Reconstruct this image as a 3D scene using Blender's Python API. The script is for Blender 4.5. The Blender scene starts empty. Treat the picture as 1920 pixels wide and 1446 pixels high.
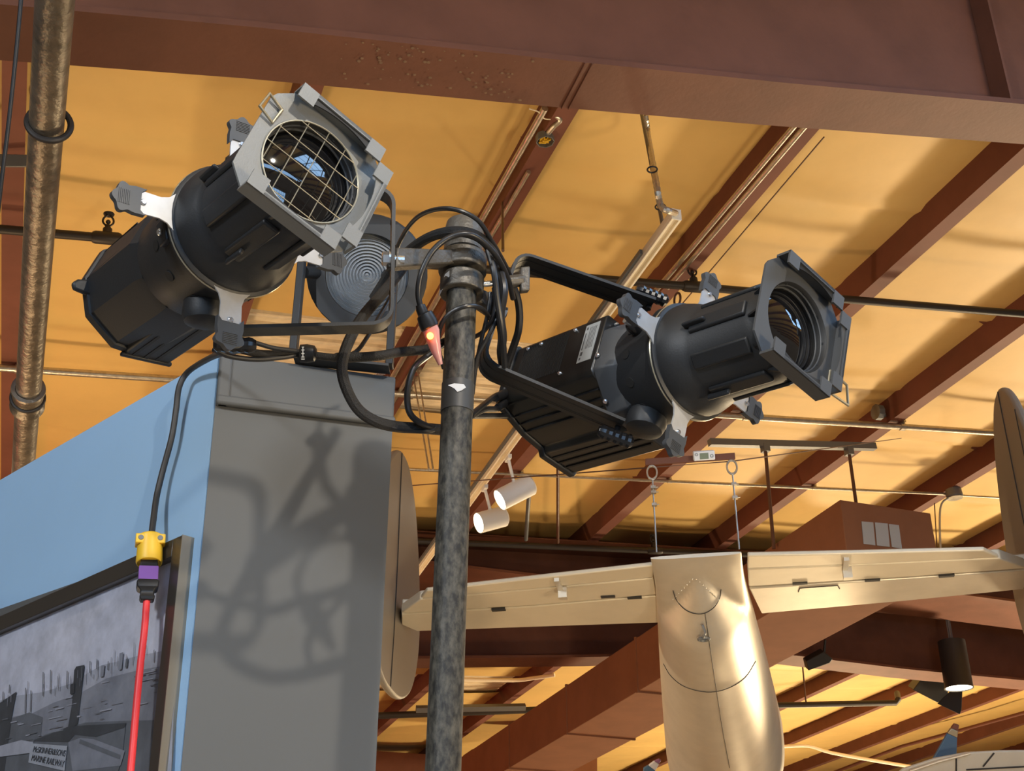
import bpy, math, random
import numpy as np
from mathutils import Vector

# ------------------------------------------------------------------ camera
FPX, CX, CY = 2400.0, 960.0, 723.0
TH = math.atan(1285 / FPX)
RV = np.array([1, 0, 0.]); FV = np.array([0, math.cos(TH), math.sin(TH)]); UV = np.array([0, -math.sin(TH), math.cos(TH)])
CAM = np.array([0, 0, 1.6])
scn = bpy.context.scene
COL = scn.collection
cd = bpy.data.cameras.new('camera'); cam = bpy.data.objects.new('camera', cd); COL.objects.link(cam)
cd.sensor_width = 36; cd.lens = FPX / 1920 * 36; cd.clip_start = .05; cd.clip_end = 200
cam.location = CAM; cam.rotation_euler = (math.pi / 2 + TH, 0, 0)
scn.camera = cam
scn.view_settings.view_transform = 'Standard'; scn.view_settings.look = 'None'
scn.view_settings.exposure = 0.0; scn.view_settings.gamma = 1; scn.view_settings.use_curve_mapping = False

# ------------------------------------------------------------------ building axes
def ray(x, y): return (x - CX) / FPX * RV + (CY - y) / FPX * UV + FV
def at(x, y, z): return CAM + z * ray(x, y)
def nrm(v): v = np.asarray(v, float); return v / np.linalg.norm(v)
PV = nrm(ray(0, 2008))                       # along the purlins
HR = np.array([PV[1], -PV[0], 0.])           # level direction of the rafters
SL = math.radians(4)
RR = math.cos(SL) * HR + math.sin(SL) * np.array([0, 0, 1.])
NN = np.cross(RR, PV); NN = NN if NN[2] > 0 else -NN
ZV = np.array([0, 0, 1.])
D0 = 4.9                                     # purlin undersides, measured square to the roof from the camera
def onpl(x, y, n, d): c = ray(x, y); return CAM + c * (d / (c @ n))
def onroof(x, y, q=D0): return onpl(x, y, NN, q)
def ontt(x, y, t): return onpl(x, y, PV, t)
def onz(x, y, h): return onpl(x, y, ZV, h)
def B(s, t, q): return CAM + s * RR + t * PV + q * NN
def H(s, t, h): return CAM + s * HR + t * PV + h * ZV
def proj(P):
    v = np.asarray(P) - CAM; z = v @ FV
    return CX + FPX * (v @ RV) / z, CY - FPX * (v @ UV) / z

# ------------------------------------------------------------------ light
wd = bpy.data.worlds.new('world'); scn.world = wd; wd.use_nodes = True
wd.node_tree.nodes['Background'].inputs[0].default_value = (1.0, .80, .58, 1)
wd.node_tree.nodes['Background'].inputs[1].default_value = .10
def area(name, loc, target, size, power, col, shape='DISK', size_y=None):
    l = bpy.data.lights.new(name, 'AREA'); l.energy = power; l.color = col; l.shape = shape; l.size = size
    if size_y: l.size_y = size_y
    o = bpy.data.objects.new(name, l); COL.objects.link(o)
    o.location = loc; o.rotation_euler = (Vector(target) - Vector(loc)).to_track_quat('-Z', 'Y').to_euler()
    return o
def spot(name, loc, target, power, col, deg, r, blend=.6):
    l = bpy.data.lights.new(name, 'SPOT'); l.energy = power; l.color = col; l.spot_size = math.radians(deg); l.spot_blend = blend; l.shadow_soft_size = r
    o = bpy.data.objects.new(name, l); COL.objects.link(o); o.location = loc; o.rotation_euler = (Vector(target) - Vector(loc)).to_track_quat('-Z', 'Y').to_euler(); return o
spot('gallery_spotlight', (.44, .48, 3.46), (-.45, 2.3, 2.45), 84, (1, .90, .76), 95, .028)
area('wall_fill', (-3.2, -2.6, 4.4), (-1.2, 3.0, 2.0), .7, 160, (.92, .96, 1))  # added cool fill that brightens the blue exhibit face
area('unseen_uplight', H(4.5, -2.2, -1.2), B(2.2, 4, 4.6), 1.0, 260, (1, .78, .50))  # added to brighten the web of the big rafter beam
area('unseen_uplight', H(19, 14.5, -1.0), B(2, 7, 5), 2.2, 2900, (1, .77, .48))
area('unseen_uplight', H(-2.6, 8.2, -.6), B(-1.4, 3.6, 5), .8, 40, (1, .74, .42))  # added fill for the lining and flange above the round spotlight
area('unseen_uplight', H(16, 24, -1.0), B(5, 18, 5), 1.6, 950, (1, .76, .45))  # no fixture modelled, keeps the far bay ceiling bright
area('red_neon_lamp', H(-6, 17, -1.0), B(1, 20, 4.5), 1.0, 200, (1, .10, .08))
spot('floor_fill', H(13, 17, 4.2), H(13, 17.5, -1.6), 500, (1, .78, .52), 125, .15)  # added, lights the floor so it bounces onto undersides
spot('floor_fill', H(-3.2, 9, 4.3), (.8, 8.2, 0), 1500, (1, .78, .50), 66, .15)  # added, brightens the floor reflected under the rectangular spotlight
area('duct_fill', H(-1.5, 9.5, -1.3), B(2, 12, 4.5), .8, 210, (1, .66, .36))  # added warm fill for the duct side and the rafter flange
spot('tail_fill', (1.4, 3.2, .4), (.55, 6.0, 3.65), 240, (1, .80, .50), 56, .12)  # added from below to brighten the aircraft tail

# ------------------------------------------------------------------ materials
def mat(name, col, rough=.6, metal=0., var=0., vscale=6., vcol=None, vstretch=None, bump=0., bscale=60., emit=None, estr=0., spec=.5, alpha=1., trans=0., coat=0.):
    m = bpy.data.materials.new(name); m.use_nodes = True; nt = m.node_tree; b = nt.nodes['Principled BSDF']
    b.inputs['Base Color'].default_value = (*col, 1); b.inputs['Roughness'].default_value = rough; b.inputs['Metallic'].default_value = metal
    b.inputs['Specular IOR Level'].default_value = spec
    if coat: b.inputs['Coat Weight'].default_value = coat
    if trans: b.inputs['Transmission Weight'].default_value = trans
    if emit: b.inputs['Emission Color'].default_value = (*emit, 1); b.inputs['Emission Strength'].default_value = estr
    if var or bump:
        tc = nt.nodes.new('ShaderNodeTexCoord'); mp = nt.nodes.new('ShaderNodeMapping'); nt.links.new(tc.outputs['Object'], mp.inputs[0])
        if vstretch: mp.inputs['Scale'].default_value = vstretch
    if var:
        n = nt.nodes.new('ShaderNodeTexNoise'); n.inputs['Scale'].default_value = vscale; n.inputs['Detail'].default_value = 6; n.inputs['Roughness'].default_value = .62
        nt.links.new(mp.outputs[0], n.inputs['Vector'])
        r = nt.nodes.new('ShaderNodeMapRange'); r.inputs[1].default_value = .38; r.inputs[2].default_value = .68
        nt.links.new(n.outputs['Fac'], r.inputs[0])
        mx = nt.nodes.new('ShaderNodeMix'); mx.data_type = 'RGBA'
        v = vcol if vcol else tuple(c * (1 - var) for c in col)
        mx.inputs[6].default_value = (*col, 1); mx.inputs[7].default_value = (*v, 1)
        mu = nt.nodes.new('ShaderNodeMath'); mu.operation = 'MULTIPLY'; mu.inputs[1].default_value = 1.0 if not vcol else var
        nt.links.new(r.outputs[0], mu.inputs[0]); nt.links.new(mu.outputs[0], mx.inputs[0]); nt.links.new(mx.outputs[2], b.inputs['Base Color'])
    if bump:
        n2 = nt.nodes.new('ShaderNodeTexNoise'); n2.inputs['Scale'].default_value = bscale; n2.inputs['Detail'].default_value = 4
        nt.links.new(mp.outputs[0], n2.inputs['Vector'])
        bp = nt.nodes.new('ShaderNodeBump'); bp.inputs['Strength'].default_value = bump; bp.inputs['Distance'].default_value = .02
        nt.links.new(n2.outputs['Fac'], bp.inputs['Height']); nt.links.new(bp.outputs[0], b.inputs['Normal'])
    return m
M = {}
M['insul'] = mat('insulation_facing', (.74, .50, .175), .55, var=.10, vscale=1.3, bump=.25, bscale=2.2)
M['primer'] = mat('red_primer_steel', (.165, .066, .040), .62, var=.22, vscale=3., bump=.05, bscale=40, spec=.3)
M['primer2'] = mat('red_primer_purlin', (.185, .070, .048), .65, var=.2, vscale=2., spec=.3)
M['rust'] = mat('scraped_paint', (.24, .15, .085), .7, var=.6, vcol=(.13, .07, .05), vscale=40)
M['ductp'] = mat('brown_duct_paint', (.24, .105, .055), .8, var=.15, vscale=2., spec=.15)
M['galv'] = mat('galvanised_steel', (.62, .58, .50), .34, .85, var=.5, vcol=(.30, .26, .20), vscale=20, bump=.12, bscale=25)
M['pipe'] = mat('mill_scale_pipe', (.27, .235, .19), .42, .7, var=.75, vcol=(.10, .09, .075), vscale=14, vstretch=(1, 1, .35), bump=.35, bscale=30)
M['blkpipe'] = mat('black_iron_pipe', (.035, .030, .027), .5, .2)
M['black'] = mat('black_fixture_paint', (.016, .0175, .0195), .5, 0, bump=.04, bscale=300)
M['blackgloss'] = mat('black_gloss', (.010, .010, .011), .2)
M['ledblack'] = mat('black_satin_housing', (.014, .0135, .012), .30)
M['gelgrey'] = mat('grey_gel_frame', (.18, .185, .18), .5, .1, bump=.08, bscale=400)
M['geldark'] = mat('dark_gel_frame', (.065, .068, .072), .5, .1)
M['chan'] = mat('channel_inside_black', (.012, .012, .012), .6)
M['shutter'] = mat('bare_steel_shutter', (.52, .52, .52), .45, .35, var=.12, vscale=30)
M['rubber'] = mat('shutter_grip_plastic', (.055, .058, .062), .5)
M['wire'] = mat('grid_wire', (.42, .38, .28), .35, .7)
M['chrome'] = mat('zinc_bolt', (.75, .78, .82), .22, .9)
M['cable'] = mat('black_cable', (.016, .016, .017), .36)
M['cable2'] = mat('braided_black_sleeve', (.016, .015, .014), .7, bump=.3, bscale=500)
M['cord'] = mat('grey_black_cord', (.035, .032, .030), .5)
M['clamp'] = mat('cast_clamp', (.10, .091, .077), .45, .3, bump=.15, bscale=120)
M['pole'] = mat('worn_black_pole', (.022, .021, .0185), .5, .0, spec=.3, var=.75, vcol=(.125, .115, .09), vscale=110, vstretch=(1, 1, .5), bump=.12, bscale=60)
M['tape'] = mat('clear_tape', (.05, .049, .046), .5)
M['paper'] = mat('paper_white', (.72, .74, .75), .7)
M['label'] = mat('silver_label', (.40, .41, .40), .5, .2)
M['inkgrey'] = mat('label_ink', (.07, .07, .07), .6)
M['lens'] = mat('lens_glass', (.006, .006, .007), .03, 0, spec=.9, coat=.6)
M['fres'] = mat('fresnel_glass', (.40, .425, .45), .2, .15, spec=.9, coat=.5)
M['panel'] = mat('charcoal_wall_paint', (.108, .110, .107), .62)
M['bluewall'] = mat('pale_blue_wall_paint', (.33, .53, .76), .6, var=.05, vscale=1.5)
M['frame'] = mat('bronze_photo_frame', (.075, .065, .055), .28, .5)
M['framelight'] = mat('brushed_frame_edge', (.26, .235, .19), .4, .5)
M['yellow'] = mat('yellow_plug', (.85, .52, .03), .45)
M['purple'] = mat('purple_tape', (.24, .10, .40), .55)
M['red'] = mat('red_cord', (.80, .045, .05), .45)
M['alu'] = mat('polished_aluminium', (.70, .64, .53), .44, .65, var=.10, vscale=5, bump=.03, bscale=8)
M['silverpaint'] = mat('silver_dope', (.66, .58, .44), .48, .25, var=.08, vscale=4, bump=.04, bscale=10)
M['finshaded'] = mat('shaded_fin_silver', (.26, .225, .18), .5, .3)  # silver darkened in colour, as the fin faces away from the light
M['seam'] = mat('dark_seam', (.03, .026, .022), .7)
M['deck'] = mat('bare_roof_deck', (.95, .82, .58), .4, .0, var=.22, vscale=14, vstretch=(.4, 1, 1))
M['white'] = mat('white_enamel', (.78, .76, .72), .4)
M['trackw'] = mat('cream_track', (.86, .76, .58), .45)
M['strut'] = mat('grey_strut', (.16, .17, .18), .45, .3)
M['rod'] = mat('brown_rod', (.10, .045, .028), .5)
M['lampon'] = mat('lit_lamp_face', (1, .95, .85), .5, emit=(1, .90, .72), estr=9)
M['orangeon'] = mat('neon_indicator', (1, .25, .02), .5, emit=(1, .22, .03), estr=14)
M['plugclear'] = mat('clear_pink_plug', (.80, .40, .36), .25, trans=.35)
M['winon'] = mat('daylight_pane', (.4, .65, 1), .3, emit=(.36, .62, 1.0), estr=5.5)
M['concrete'] = mat('polished_concrete', (.42, .37, .30), .5, var=.2, vscale=2)
M['plaster'] = mat('wall_cladding', (.20, .16, .12), .7)
M['lcd'] = mat('lcd_green', (.22, .25, .17), .3)
M['bluepaint'] = mat('propeller_blue', (.05, .12, .22), .4)
M['purppaint'] = mat('propeller_purple', (.22, .09, .20), .4)
M['whitepaint'] = mat('propeller_white', (.55, .55, .62), .4)
M['tan'] = mat('wood_chips', (.35, .18, .10), .8)

# ------------------------------------------------------------------ mesh builder
class Fr:
    def __init__(s, o, x, y, z): s.o = np.asarray(o, float); s.x, s.y, s.z = nrm(x), nrm(y), nrm(z)
    def __call__(s, a, b, c): return s.o + a * s.x + b * s.y + c * s.z
    def off(s, a, b, c): return Fr(s(a, b, c), s.x, s.y, s.z)
    def rotz(s, ang): c, d = math.cos(ang), math.sin(ang); return Fr(s.o, c * s.x + d * s.y, -d * s.x + c * s.y, s.z)
def fr_dir(o, z, up=ZV):
    z = nrm(z); up = np.asarray(up, float)
    if abs(z @ nrm(up)) > .98: up = np.array([1., 0, 0])
    x = nrm(np.cross(up, z)); return Fr(o, x, np.cross(z, x), z)
WF = Fr((0, 0, 0), (1, 0, 0), (0, 1, 0), (0, 0, 1))
def smooth(pts, n=8):
    P = [np.asarray(p, float) for p in pts]; P = [2 * P[0] - P[1]] + P + [2 * P[-1] - P[-2]]; out = []
    for i in range(1, len(P) - 2):
        a, b, c, d = P[i - 1:i + 3]
        for k in range(n):
            t = k / n
            out.append(.5 * (2 * b + (c - a) * t + (2 * a - 5 * b + 4 * c - d) * t * t + (3 * b - a - 3 * c + d) * t ** 3))
    out.append(P[-2]); return out
class MB:
    def __init__(s): s.v = []; s.f = []; s.m = []
    def add(s, V, F, mi=0):
        b = len(s.v); s.v += [tuple(map(float, v)) for v in V]; s.f += [tuple(b + i for i in f) for f in F]; s.m += [mi] * len(F); return s
    def box(s, fr, x0, x1, y0, y1, z0, z1, mi=0):
        V = [fr(a, b, c) for c in (z0, z1) for b in (y0, y1) for a in (x0, x1)]
        return s.add(V, [(0, 2, 3, 1), (4, 5, 7, 6), (0, 1, 5, 4), (2, 6, 7, 3), (0, 4, 6, 2), (1, 3, 7, 5)], mi)
    def prism(s, pts, off, mi=0):
        n = len(pts); V = [np.asarray(p, float) for p in pts]; V = V + [v + np.asarray(off, float) for v in V]
        nv = sum(np.cross(V[i] - V[0], V[i + 1] - V[0]) for i in range(1, n - 1))
        F = [tuple(range(n))[::-1], tuple(range(n, 2 * n))] + [(i, (i + 1) % n, n + (i + 1) % n, n + i) for i in range(n)]
        if nv @ np.asarray(off) < 0: F = [f[::-1] for f in F]
        return s.add(V, F, mi)
    def poly(s, pts, mi=0): return s.add(pts, [tuple(range(len(pts)))], mi)
    def tube(s, pts, r, n=10, cap=True, mi=0):
        P = [np.asarray(p, float) for p in pts]; R = r if hasattr(r, '__len__') else [r] * len(P)
        V = []; F = []; t0 = nrm(P[1] - P[0]); u = np.cross(t0, ZV)
        if np.linalg.norm(u) < .05: u = np.cross(t0, (1, 0, 0.))
        u = nrm(u)
        for i, p in enumerate(P):
            t = nrm(P[min(i + 1, len(P) - 1)] - P[max(i - 1, 0)]); u = nrm(u - t * (u @ t)); w = np.cross(t, u)
            V += [p + R[i] * (math.cos(2 * math.pi * k / n) * u + math.sin(2 * math.pi * k / n) * w) for k in range(n)]
        for i in range(len(P) - 1):
            F += [(i * n + k, i * n + (k + 1) % n, (i + 1) * n + (k + 1) % n, (i + 1) * n + k) for k in range(n)]
        if cap: F += [tuple(range(n))[::-1], tuple((len(P) - 1) * n + k for k in range(n))]
        return s.add(V, F, mi)
    def lathe(s, fr, prof, n=32, cap=True, mi=0, a0=0.):
        V = []; F = []; m = len(prof)
        for r, z in prof: V += [fr(r * math.cos(a0 + 2 * math.pi * k / n), r * math.sin(a0 + 2 * math.pi * k / n), z) for k in range(n)]
        for i in range(m - 1): F += [(i * n + k, i * n + (k + 1) % n, (i + 1) * n + (k + 1) % n, (i + 1) * n + k) for k in range(n)]
        if cap: F += [tuple(range(n))[::-1], tuple((m - 1) * n + k for k in range(n))]
        return s.add(V, F, mi)
    def cyl(s, a, b, r, n=16, r2=None, mi=0): return s.tube([a, b], [r, r2 if r2 is not None else r], n, mi=mi)
    def ball(s, c, r, n=10, mi=0):
        fr = Fr(c, (1, 0, 0), (0, 1, 0), (0, 0, 1)); return s.lathe(fr, [(r * math.sin(math.pi * i / n) + 1e-5, -r * math.cos(math.pi * i / n)) for i in range(n + 1)], 14, mi=mi)
    def torus(s, fr, R, r, n=32, m=8, ry=1., mi=0):
        V = []; F = []
        for i in range(n):
            a = 2 * math.pi * i / n
            V += [fr((R + r * math.cos(2 * math.pi * k / m)) * math.cos(a), ry * (R + r * math.cos(2 * math.pi * k / m)) * math.sin(a), r * math.sin(2 * math.pi * k / m)) for k in range(m)]
        for i in range(n):
            j = (i + 1) % n; F += [(i * m + k, j * m + k, j * m + (k + 1) % m, i * m + (k + 1) % m) for k in range(m)]
        return s.add(V, F, mi)
    def sweep(s, pts, wdir, w, t, mi=0):           # flat strap: width along wdir, thickness t across the path
        P = [np.asarray(p, float) for p in pts]; V = []; F = []; wdir = nrm(wdir)
        for i, p in enumerate(P):
            tg = nrm(P[min(i + 1, len(P) - 1)] - P[max(i - 1, 0)]); nn = nrm(np.cross(wdir, tg))
            V += [p - wdir * w / 2 - nn * t / 2, p + wdir * w / 2 - nn * t / 2, p + wdir * w / 2 + nn * t / 2, p - wdir * w / 2 + nn * t / 2]
        for i in range(len(P) - 1): F += [(4 * i + k, 4 * i + (k + 1) % 4, 4 * i + 4 + (k + 1) % 4, 4 * i + 4 + k) for k in range(4)]
        F += [(3, 2, 1, 0), tuple(4 * (len(P) - 1) + k for k in range(4))]
        return s.add(V, F, mi)
    def build(s, name, mt, parent=None, ang=35, bevel=0., base=None):
        V = np.array(s.v)
        if parent is not None: o0 = np.array(ORG[parent.name])
        elif base is not None: o0 = np.asarray(base, float)
        else: o0 = np.array([(V[:, 0].min() + V[:, 0].max()) / 2, (V[:, 1].min() + V[:, 1].max()) / 2, V[:, 2].min()])
        me = bpy.data.meshes.new(name); me.from_pydata((V - o0).tolist(), [], s.f)
        for m_ in (mt if isinstance(mt, (list, tuple)) else [mt]): me.materials.append(M[m_])
        for p, i in zip(me.polygons, s.m): p.material_index = i; p.use_smooth = True
        me.update(); me.set_sharp_from_angle(angle=math.radians(ang))
        o = bpy.data.objects.new(name, me); COL.objects.link(o)
        if parent is not None: o.parent = parent
        else: o.location = o0
        ORG[o.name] = o0
        if bevel:
            b = o.modifiers.new('edge', 'BEVEL'); b.width = bevel; b.segments = 2; b.limit_method = 'ANGLE'; b.angle_limit = math.radians(40)
        return o
ORG = {}
def sub(o, parent):                              # hang a part built in world space under another part
    d = np.array(ORG[o.name]) - np.array(ORG[parent.name]); o.parent = parent; o.location = d; return o
def tag(o, label=None, cat=None, group=None, kind=None):
    if label: o['label'] = label
    if cat: o['category'] = cat
    if group: o['group'] = group
    if kind: o['kind'] = kind
    return o
def thing(name, loc, label, cat, group=None):
    o = bpy.data.objects.new(name, None); COL.objects.link(o); o.location = loc; o.empty_display_size = .05; ORG[o.name] = np.asarray(loc, float)
    return tag(o, label, cat, group)
def dup(o, delta, label=None):
    c = o.copy(); COL.objects.link(c); c.location = np.array(o.location) + delta; ORG[c.name] = np.array(ORG[o.name]) + delta
    if label: c['label'] = label
    for ch in list(o.children):
        k = ch.copy(); COL.objects.link(k); k.parent = c
        for g in list(ch.children):
            q = g.copy(); COL.objects.link(q); q.parent = k
    return c
random.seed(4)
def s_of(rho, q=D0, y=900.):                       # position across the roof of a line running with the purlins
    P = onpl(rho * (2008 - y), y, NN, q); return (P - CAM) @ RR
def st(P): v = np.asarray(P) - CAM; return v @ RR, v @ PV, v @ NN

# ------------------------------------------------------------------ shell
mb = MB(); mb.box(WF, -16, 30, -9, 42, -.2, 0); tag(mb.build('floor', 'concrete'), kind='structure')
def quad_wall(name, a, b, z0, z1, th=.15, m='plaster'):
    a = np.array([*a, z0]); b = np.array([*b, z0]); nrmv = nrm(np.cross(b - a, ZV)); k = MB(); k.prism([a, b, b + ZV * (z1 - z0), a + ZV * (z1 - z0)], nrmv * th); return tag(k.build(name, m), kind='structure')
quad_wall('wall_back', (-16, -8.6), (30, -8.6), 0, 5.4)
for i, x0 in enumerate((-4.5, 1.0, 6.5)):
    k = MB(); f = Fr((x0, -8.55, 2.6), (1, 0, 0), (0, 0, 1), (0, 1, 0))
    k.box(f, -.06, 4.66, -.06, 2.0, .0, .05)
    fo = tag(k.build('window_%d' % (i + 1), 'frame'), kind='structure')
    g = MB()
    for a in range(8):
        for b in range(3): g.box(f, .04 + a * .58, .54 + a * .58, .04 + b * .64, .60 + b * .64, .05, .07)
    sub(g.build('window_panes', 'winon'), fo)

for i, (s0, s1, t0, t1) in enumerate(((3.6, 6.3, -3.0, 1.3), (8.0, 11., -.6, 4.2), (-4, 8, -8.2, -6.9))):
    f = Fr(CAM, RR, PV, NN); k = MB(); q = D0 - .04
    k.box(f, s0 - .06, s1 + .06, t0 - .06, t1 + .06, q, q + .03); fo = tag(k.build('window_%d' % (i + 4), 'frame'), kind='structure')
    k = MB(); n = 6; m_ = 3
    for a in range(n):
        for b in range(m_): w = (t1 - t0) / n; h = (s1 - s0) / m_; k.box(f, s0 + b * h + .05, s0 + b * h + h - .05, t0 + a * w + .03, t0 + a * w + w - .03, q - .012, q)
    sub(k.build('window_panes', 'winon'), fo)

# roof lining, with a gap where the bare deck shows
SP = [s_of(r) for r in (.027, .329, .602, .87, 1.13, 1.39, 1.65, 1.91, 2.17, 2.43, 2.69, 2.96, 3.24)]
SP = [SP[0] - 1.6] + SP + [SP[-1] + 2.3]
QI = D0 + .24
t_a = st(onroof(700, 602, QI))[1]; t_b = st(onroof(700, 758, QI))[1]
t_c = st(onroof(760, 1262, QI))[1]; t_d = st(onroof(760, 1293, QI))[1]
def lining(bay, t0, t1, k):
    s0, s1 = SP[bay], SP[bay + 1]; nt = max(6, int((t1 - t0) / .07)); ns = 14; rnd = random.Random(bay * 7 + 3)
    cre = [(-6 + 1.22 * j + rnd.uniform(-.15, .15), rnd.uniform(-.16, .16), rnd.uniform(.008, .03), rnd.uniform(.6, 1.6)) for j in range(40)]
    V = []; F = []
    for i in range(nt + 1):
        t = t0 + (t1 - t0) * i / nt
        for j in range(ns + 1):
            u = j / ns; w = math.sin(math.pi * u); z = -.035 * w ** .7 + .012 * math.sin(t * 2.1 + bay) * w
            for tc, sk, dp, hf in cre:
                x = (t - tc - sk * math.sin(u * 2.6 * hf)) / .05
                if abs(x) < 3: z += -dp * math.exp(-x * x) * (.35 + .65 * math.sin(math.pi * u * hf * .6 + .4) ** 2) + .35 * dp * math.exp(-(x - 1.6) ** 2)
            V.append(B(s0 + (s1 - s0) * u, t, QI + z))
    for i in range(nt):
        for j in range(ns): a = i * (ns + 1) + j; F.append((a, a + ns + 1, a + ns + 2, a + 1))
    k.add(V, F)
k = MB()
for bay in range(len(SP) - 1):
    cuts = [(-11, t_a), (t_b, t_c), (t_d, 36)] if bay in (2, 3) else ([(-11, t_c), (t_d, 36)] if bay in (4, 5) else [(-11, 36)])
    for a, b in cuts: lining(bay, a, b, k)
ceil = tag(k.build('ceiling', 'insul', ang=80), kind='structure')
k = MB(); k.box(Fr(CAM, RR, PV, NN), SP[0] - 1, SP[-1], -11.5, 36.5, QI + .32, QI + .36); tag(k.build('ceiling_deck', 'deck'), kind='structure')
def decking(t0, t1, s0, s1):
    k = MB(); V = []; F = []; pr = [(0, 0), (.35, 0), (.42, .045), (.58, .045), (.65, 0), (.75, 0), (.78, .012), (.9, .012), (.95, 0)]; pit = .17
    n = int((t1 - t0) / pit) + 3; rows = [(t0 - pit + (i + a) * pit, z) for i in range(n) for a, z in pr]
    for t, z in rows: V += [B(s0, t, QI + .02 + z), B(s1, t, QI + .02 + z)]
    for i in range(len(rows) - 1): F.append((2 * i, 2 * i + 2, 2 * i + 3, 2 * i + 1))
    k.add(V, F); return tag(k.build('ceiling_panel', 'deck', ang=20), kind='structure')
decking(t_a, t_b, SP[2], SP[4]); decking(t_c, t_d, SP[4], SP[6])

# ------------------------------------------------------------------ purlins
def purlin_mb(s):
    k = MB(); f = Fr(CAM, RR, PV, NN); t0, t1 = -11, 36
    sec = [(-.13, 0), (0, 0), (0, .022), (-.006, .022), (-.006, .007), (-.123, .007), (-.123, .233), (-.20, .233), (-.20, .24), (-.13, .24)]
    k.prism([f(s + a, t0, D0 + b) for a, b in sec], PV * (t1 - t0)); return k
PL = ['red primer roof purlin beside the fat sprinkler pipe', 'roof purlin glimpsed above the grey gel frame of the tilted spotlight', 'roof purlin with two conduits and an open junction box under it',
      'roof purlin with two shiny conduits beside the white track end', 'roof purlin passing behind the gel frame of the rectangular-bodied spotlight', 'roof purlin above the digital scale with dark shaded web',
      'roof purlin with a small grey bracket box on its web', 'roof purlin carrying the grey round junction box', 'roof purlin seen just above the end of the aluminium tailplane']
pu0 = purlin_mb(SP[1]).build('roof_purlin', 'primer2'); tag(pu0, PL[0], 'purlin', 'roof purlins')
for i, s in enumerate(SP[2:-1]):
    dup(pu0, (s - SP[1]) * RR, PL[i + 1] if i + 1 < len(PL) else 'roof purlin in the far bay beyond the black pendant lamp')

# ------------------------------------------------------------------ rafters
def rafter(label, near, t0, w, fth, wth, name='rafter_beam', top=None, splice=None):
    k = MB(); pts = [ontt(x, y, t0) for x, y in near]; sh = [((P - CAM) @ HR, P[2] - CAM[2]) for P in pts]
    (a, b), (c, d) = sh[0], sh[1]; sh = [(a - 4, b + (b - d) / (c - a) * 4)] + sh
    (a, b), (c, d) = sh[-2], sh[-1]; sh.append((c + 9, d + (d - b) / (c - a) * 9))
    e = thing(name, H(sh[0][0], t0, sh[0][1]), label, 'beam')
    def strip(t0, t1, dn, up):
        k = MB(); V = []; F = []
        for s, h in sh:
            hi = up(s, h); V += [H(s, t0, h + dn), H(s, t1, h + dn), H(s, t1, hi), H(s, t0, hi)]
        for i in range(len(sh) - 1): F += [(4 * i + j, 4 * i + (j + 1) % 4, 4 * i + 4 + (j + 1) % 4, 4 * i + 4 + j) for j in range(4)]
        F += [(3, 2, 1, 0), tuple(4 * (len(sh) - 1) + j for j in range(4))]; return k.add(V, F)
    roofh = lambda s: (D0 + s * math.cos(SL) * 0 + s * math.sin(SL)) / math.cos(SL) if False else D0 / math.cos(SL) + s * math.tan(SL)
    strip(t0, t0 + w, 0, lambda s, h: h + fth).build('bottom_flange', 'primer', e, ang=10)
    strip(t0 + w / 2 - wth / 2, t0 + w / 2 + wth / 2, fth, lambda s, h: roofh(s) - .012).build('web', 'primer', e, ang=10)
    strip(t0, t0 + w, .0, lambda s, h: 0).v if False else None
    k = MB(); V = []; F = []
    for s, h in sh:
        r = roofh(s) - .001; V += [H(s, t0, r - .012), H(s, t0 + w, r - .012), H(s, t0 + w, r), H(s, t0, r)]
    for i in range(len(sh) - 1): F += [(4 * i + j, 4 * i + (j + 1) % 4, 4 * i + 4 + (j + 1) % 4, 4 * i + 4 + j) for j in range(4)]
    F += [(3, 2, 1, 0), tuple(4 * (len(sh) - 1) + j for j in range(4))]; k.add(V, F); k.build('top_flange', 'primer', e, ang=10)
    return e, sh
def solve_w(t0, n, f):                               # flange width so the two edges sit level
    h = ontt(*n, t0)[2]; lo, hi = .01, 3.
    for _ in range(50):
        m = (lo + hi) / 2
        if ontt(*f, t0 + m)[2] > h: hi = m
        else: lo = m
    return lo
near = [(0, 8), (147, 21), (480, 51), (1103, 118), (1479, 156), (1905, 194)]
tF = 3.4 / ((ray(960, 102) @ ZV) / (ray(960, 102) @ PV)); wF = solve_w(tF, (960, 102), (960, 199))
RA, sh = rafter('big red primer rafter beam crossing above both spotlights', near, tF, wF, .028, .014)
def rh(s):
    for (a, b), (c, d) in zip(sh, sh[1:]):
        if a <= s <= c: return b + (d - b) * (s - a) / (c - a)
k = MB(); P = ontt(1103, 118, tF); sk = (P - CAM) @ HR
for ds in (-.012, .018): k.tube([H(sk + ds, tF, rh(sk + ds) - .002), H(sk + ds + .01, tF + wF, rh(sk + ds) - .002)], .0035, 6)
k.build('weld_seam', 'primer', RA)
k = MB()
rr = random.Random(11)
for c0, n, sp in ((690, 26, 34), (770, 14, 22), (900, 40, 60)):
    for _ in range(n):
        x = rr.gauss(c0, sp); yn = 51 + (x - 480) * .1075; y = yn + rr.uniform(6, 84); Q = ontt(x, y, tF); Q = onz(x, y, rh((ontt(x, yn, tF) - CAM) @ HR) - .0015)
        s = rr.uniform(.002, .008); a_ = rr.uniform(-.6, .6); k.lathe(Fr(Q, HR * math.cos(a_) + PV * math.sin(a_), (PV * math.cos(a_) - HR * math.sin(a_)) * 1.0, -ZV), [(s, .0009), (s * .6, .0013)], 5)
k.build('paint_scrapes', 'rust', RA)
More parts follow.
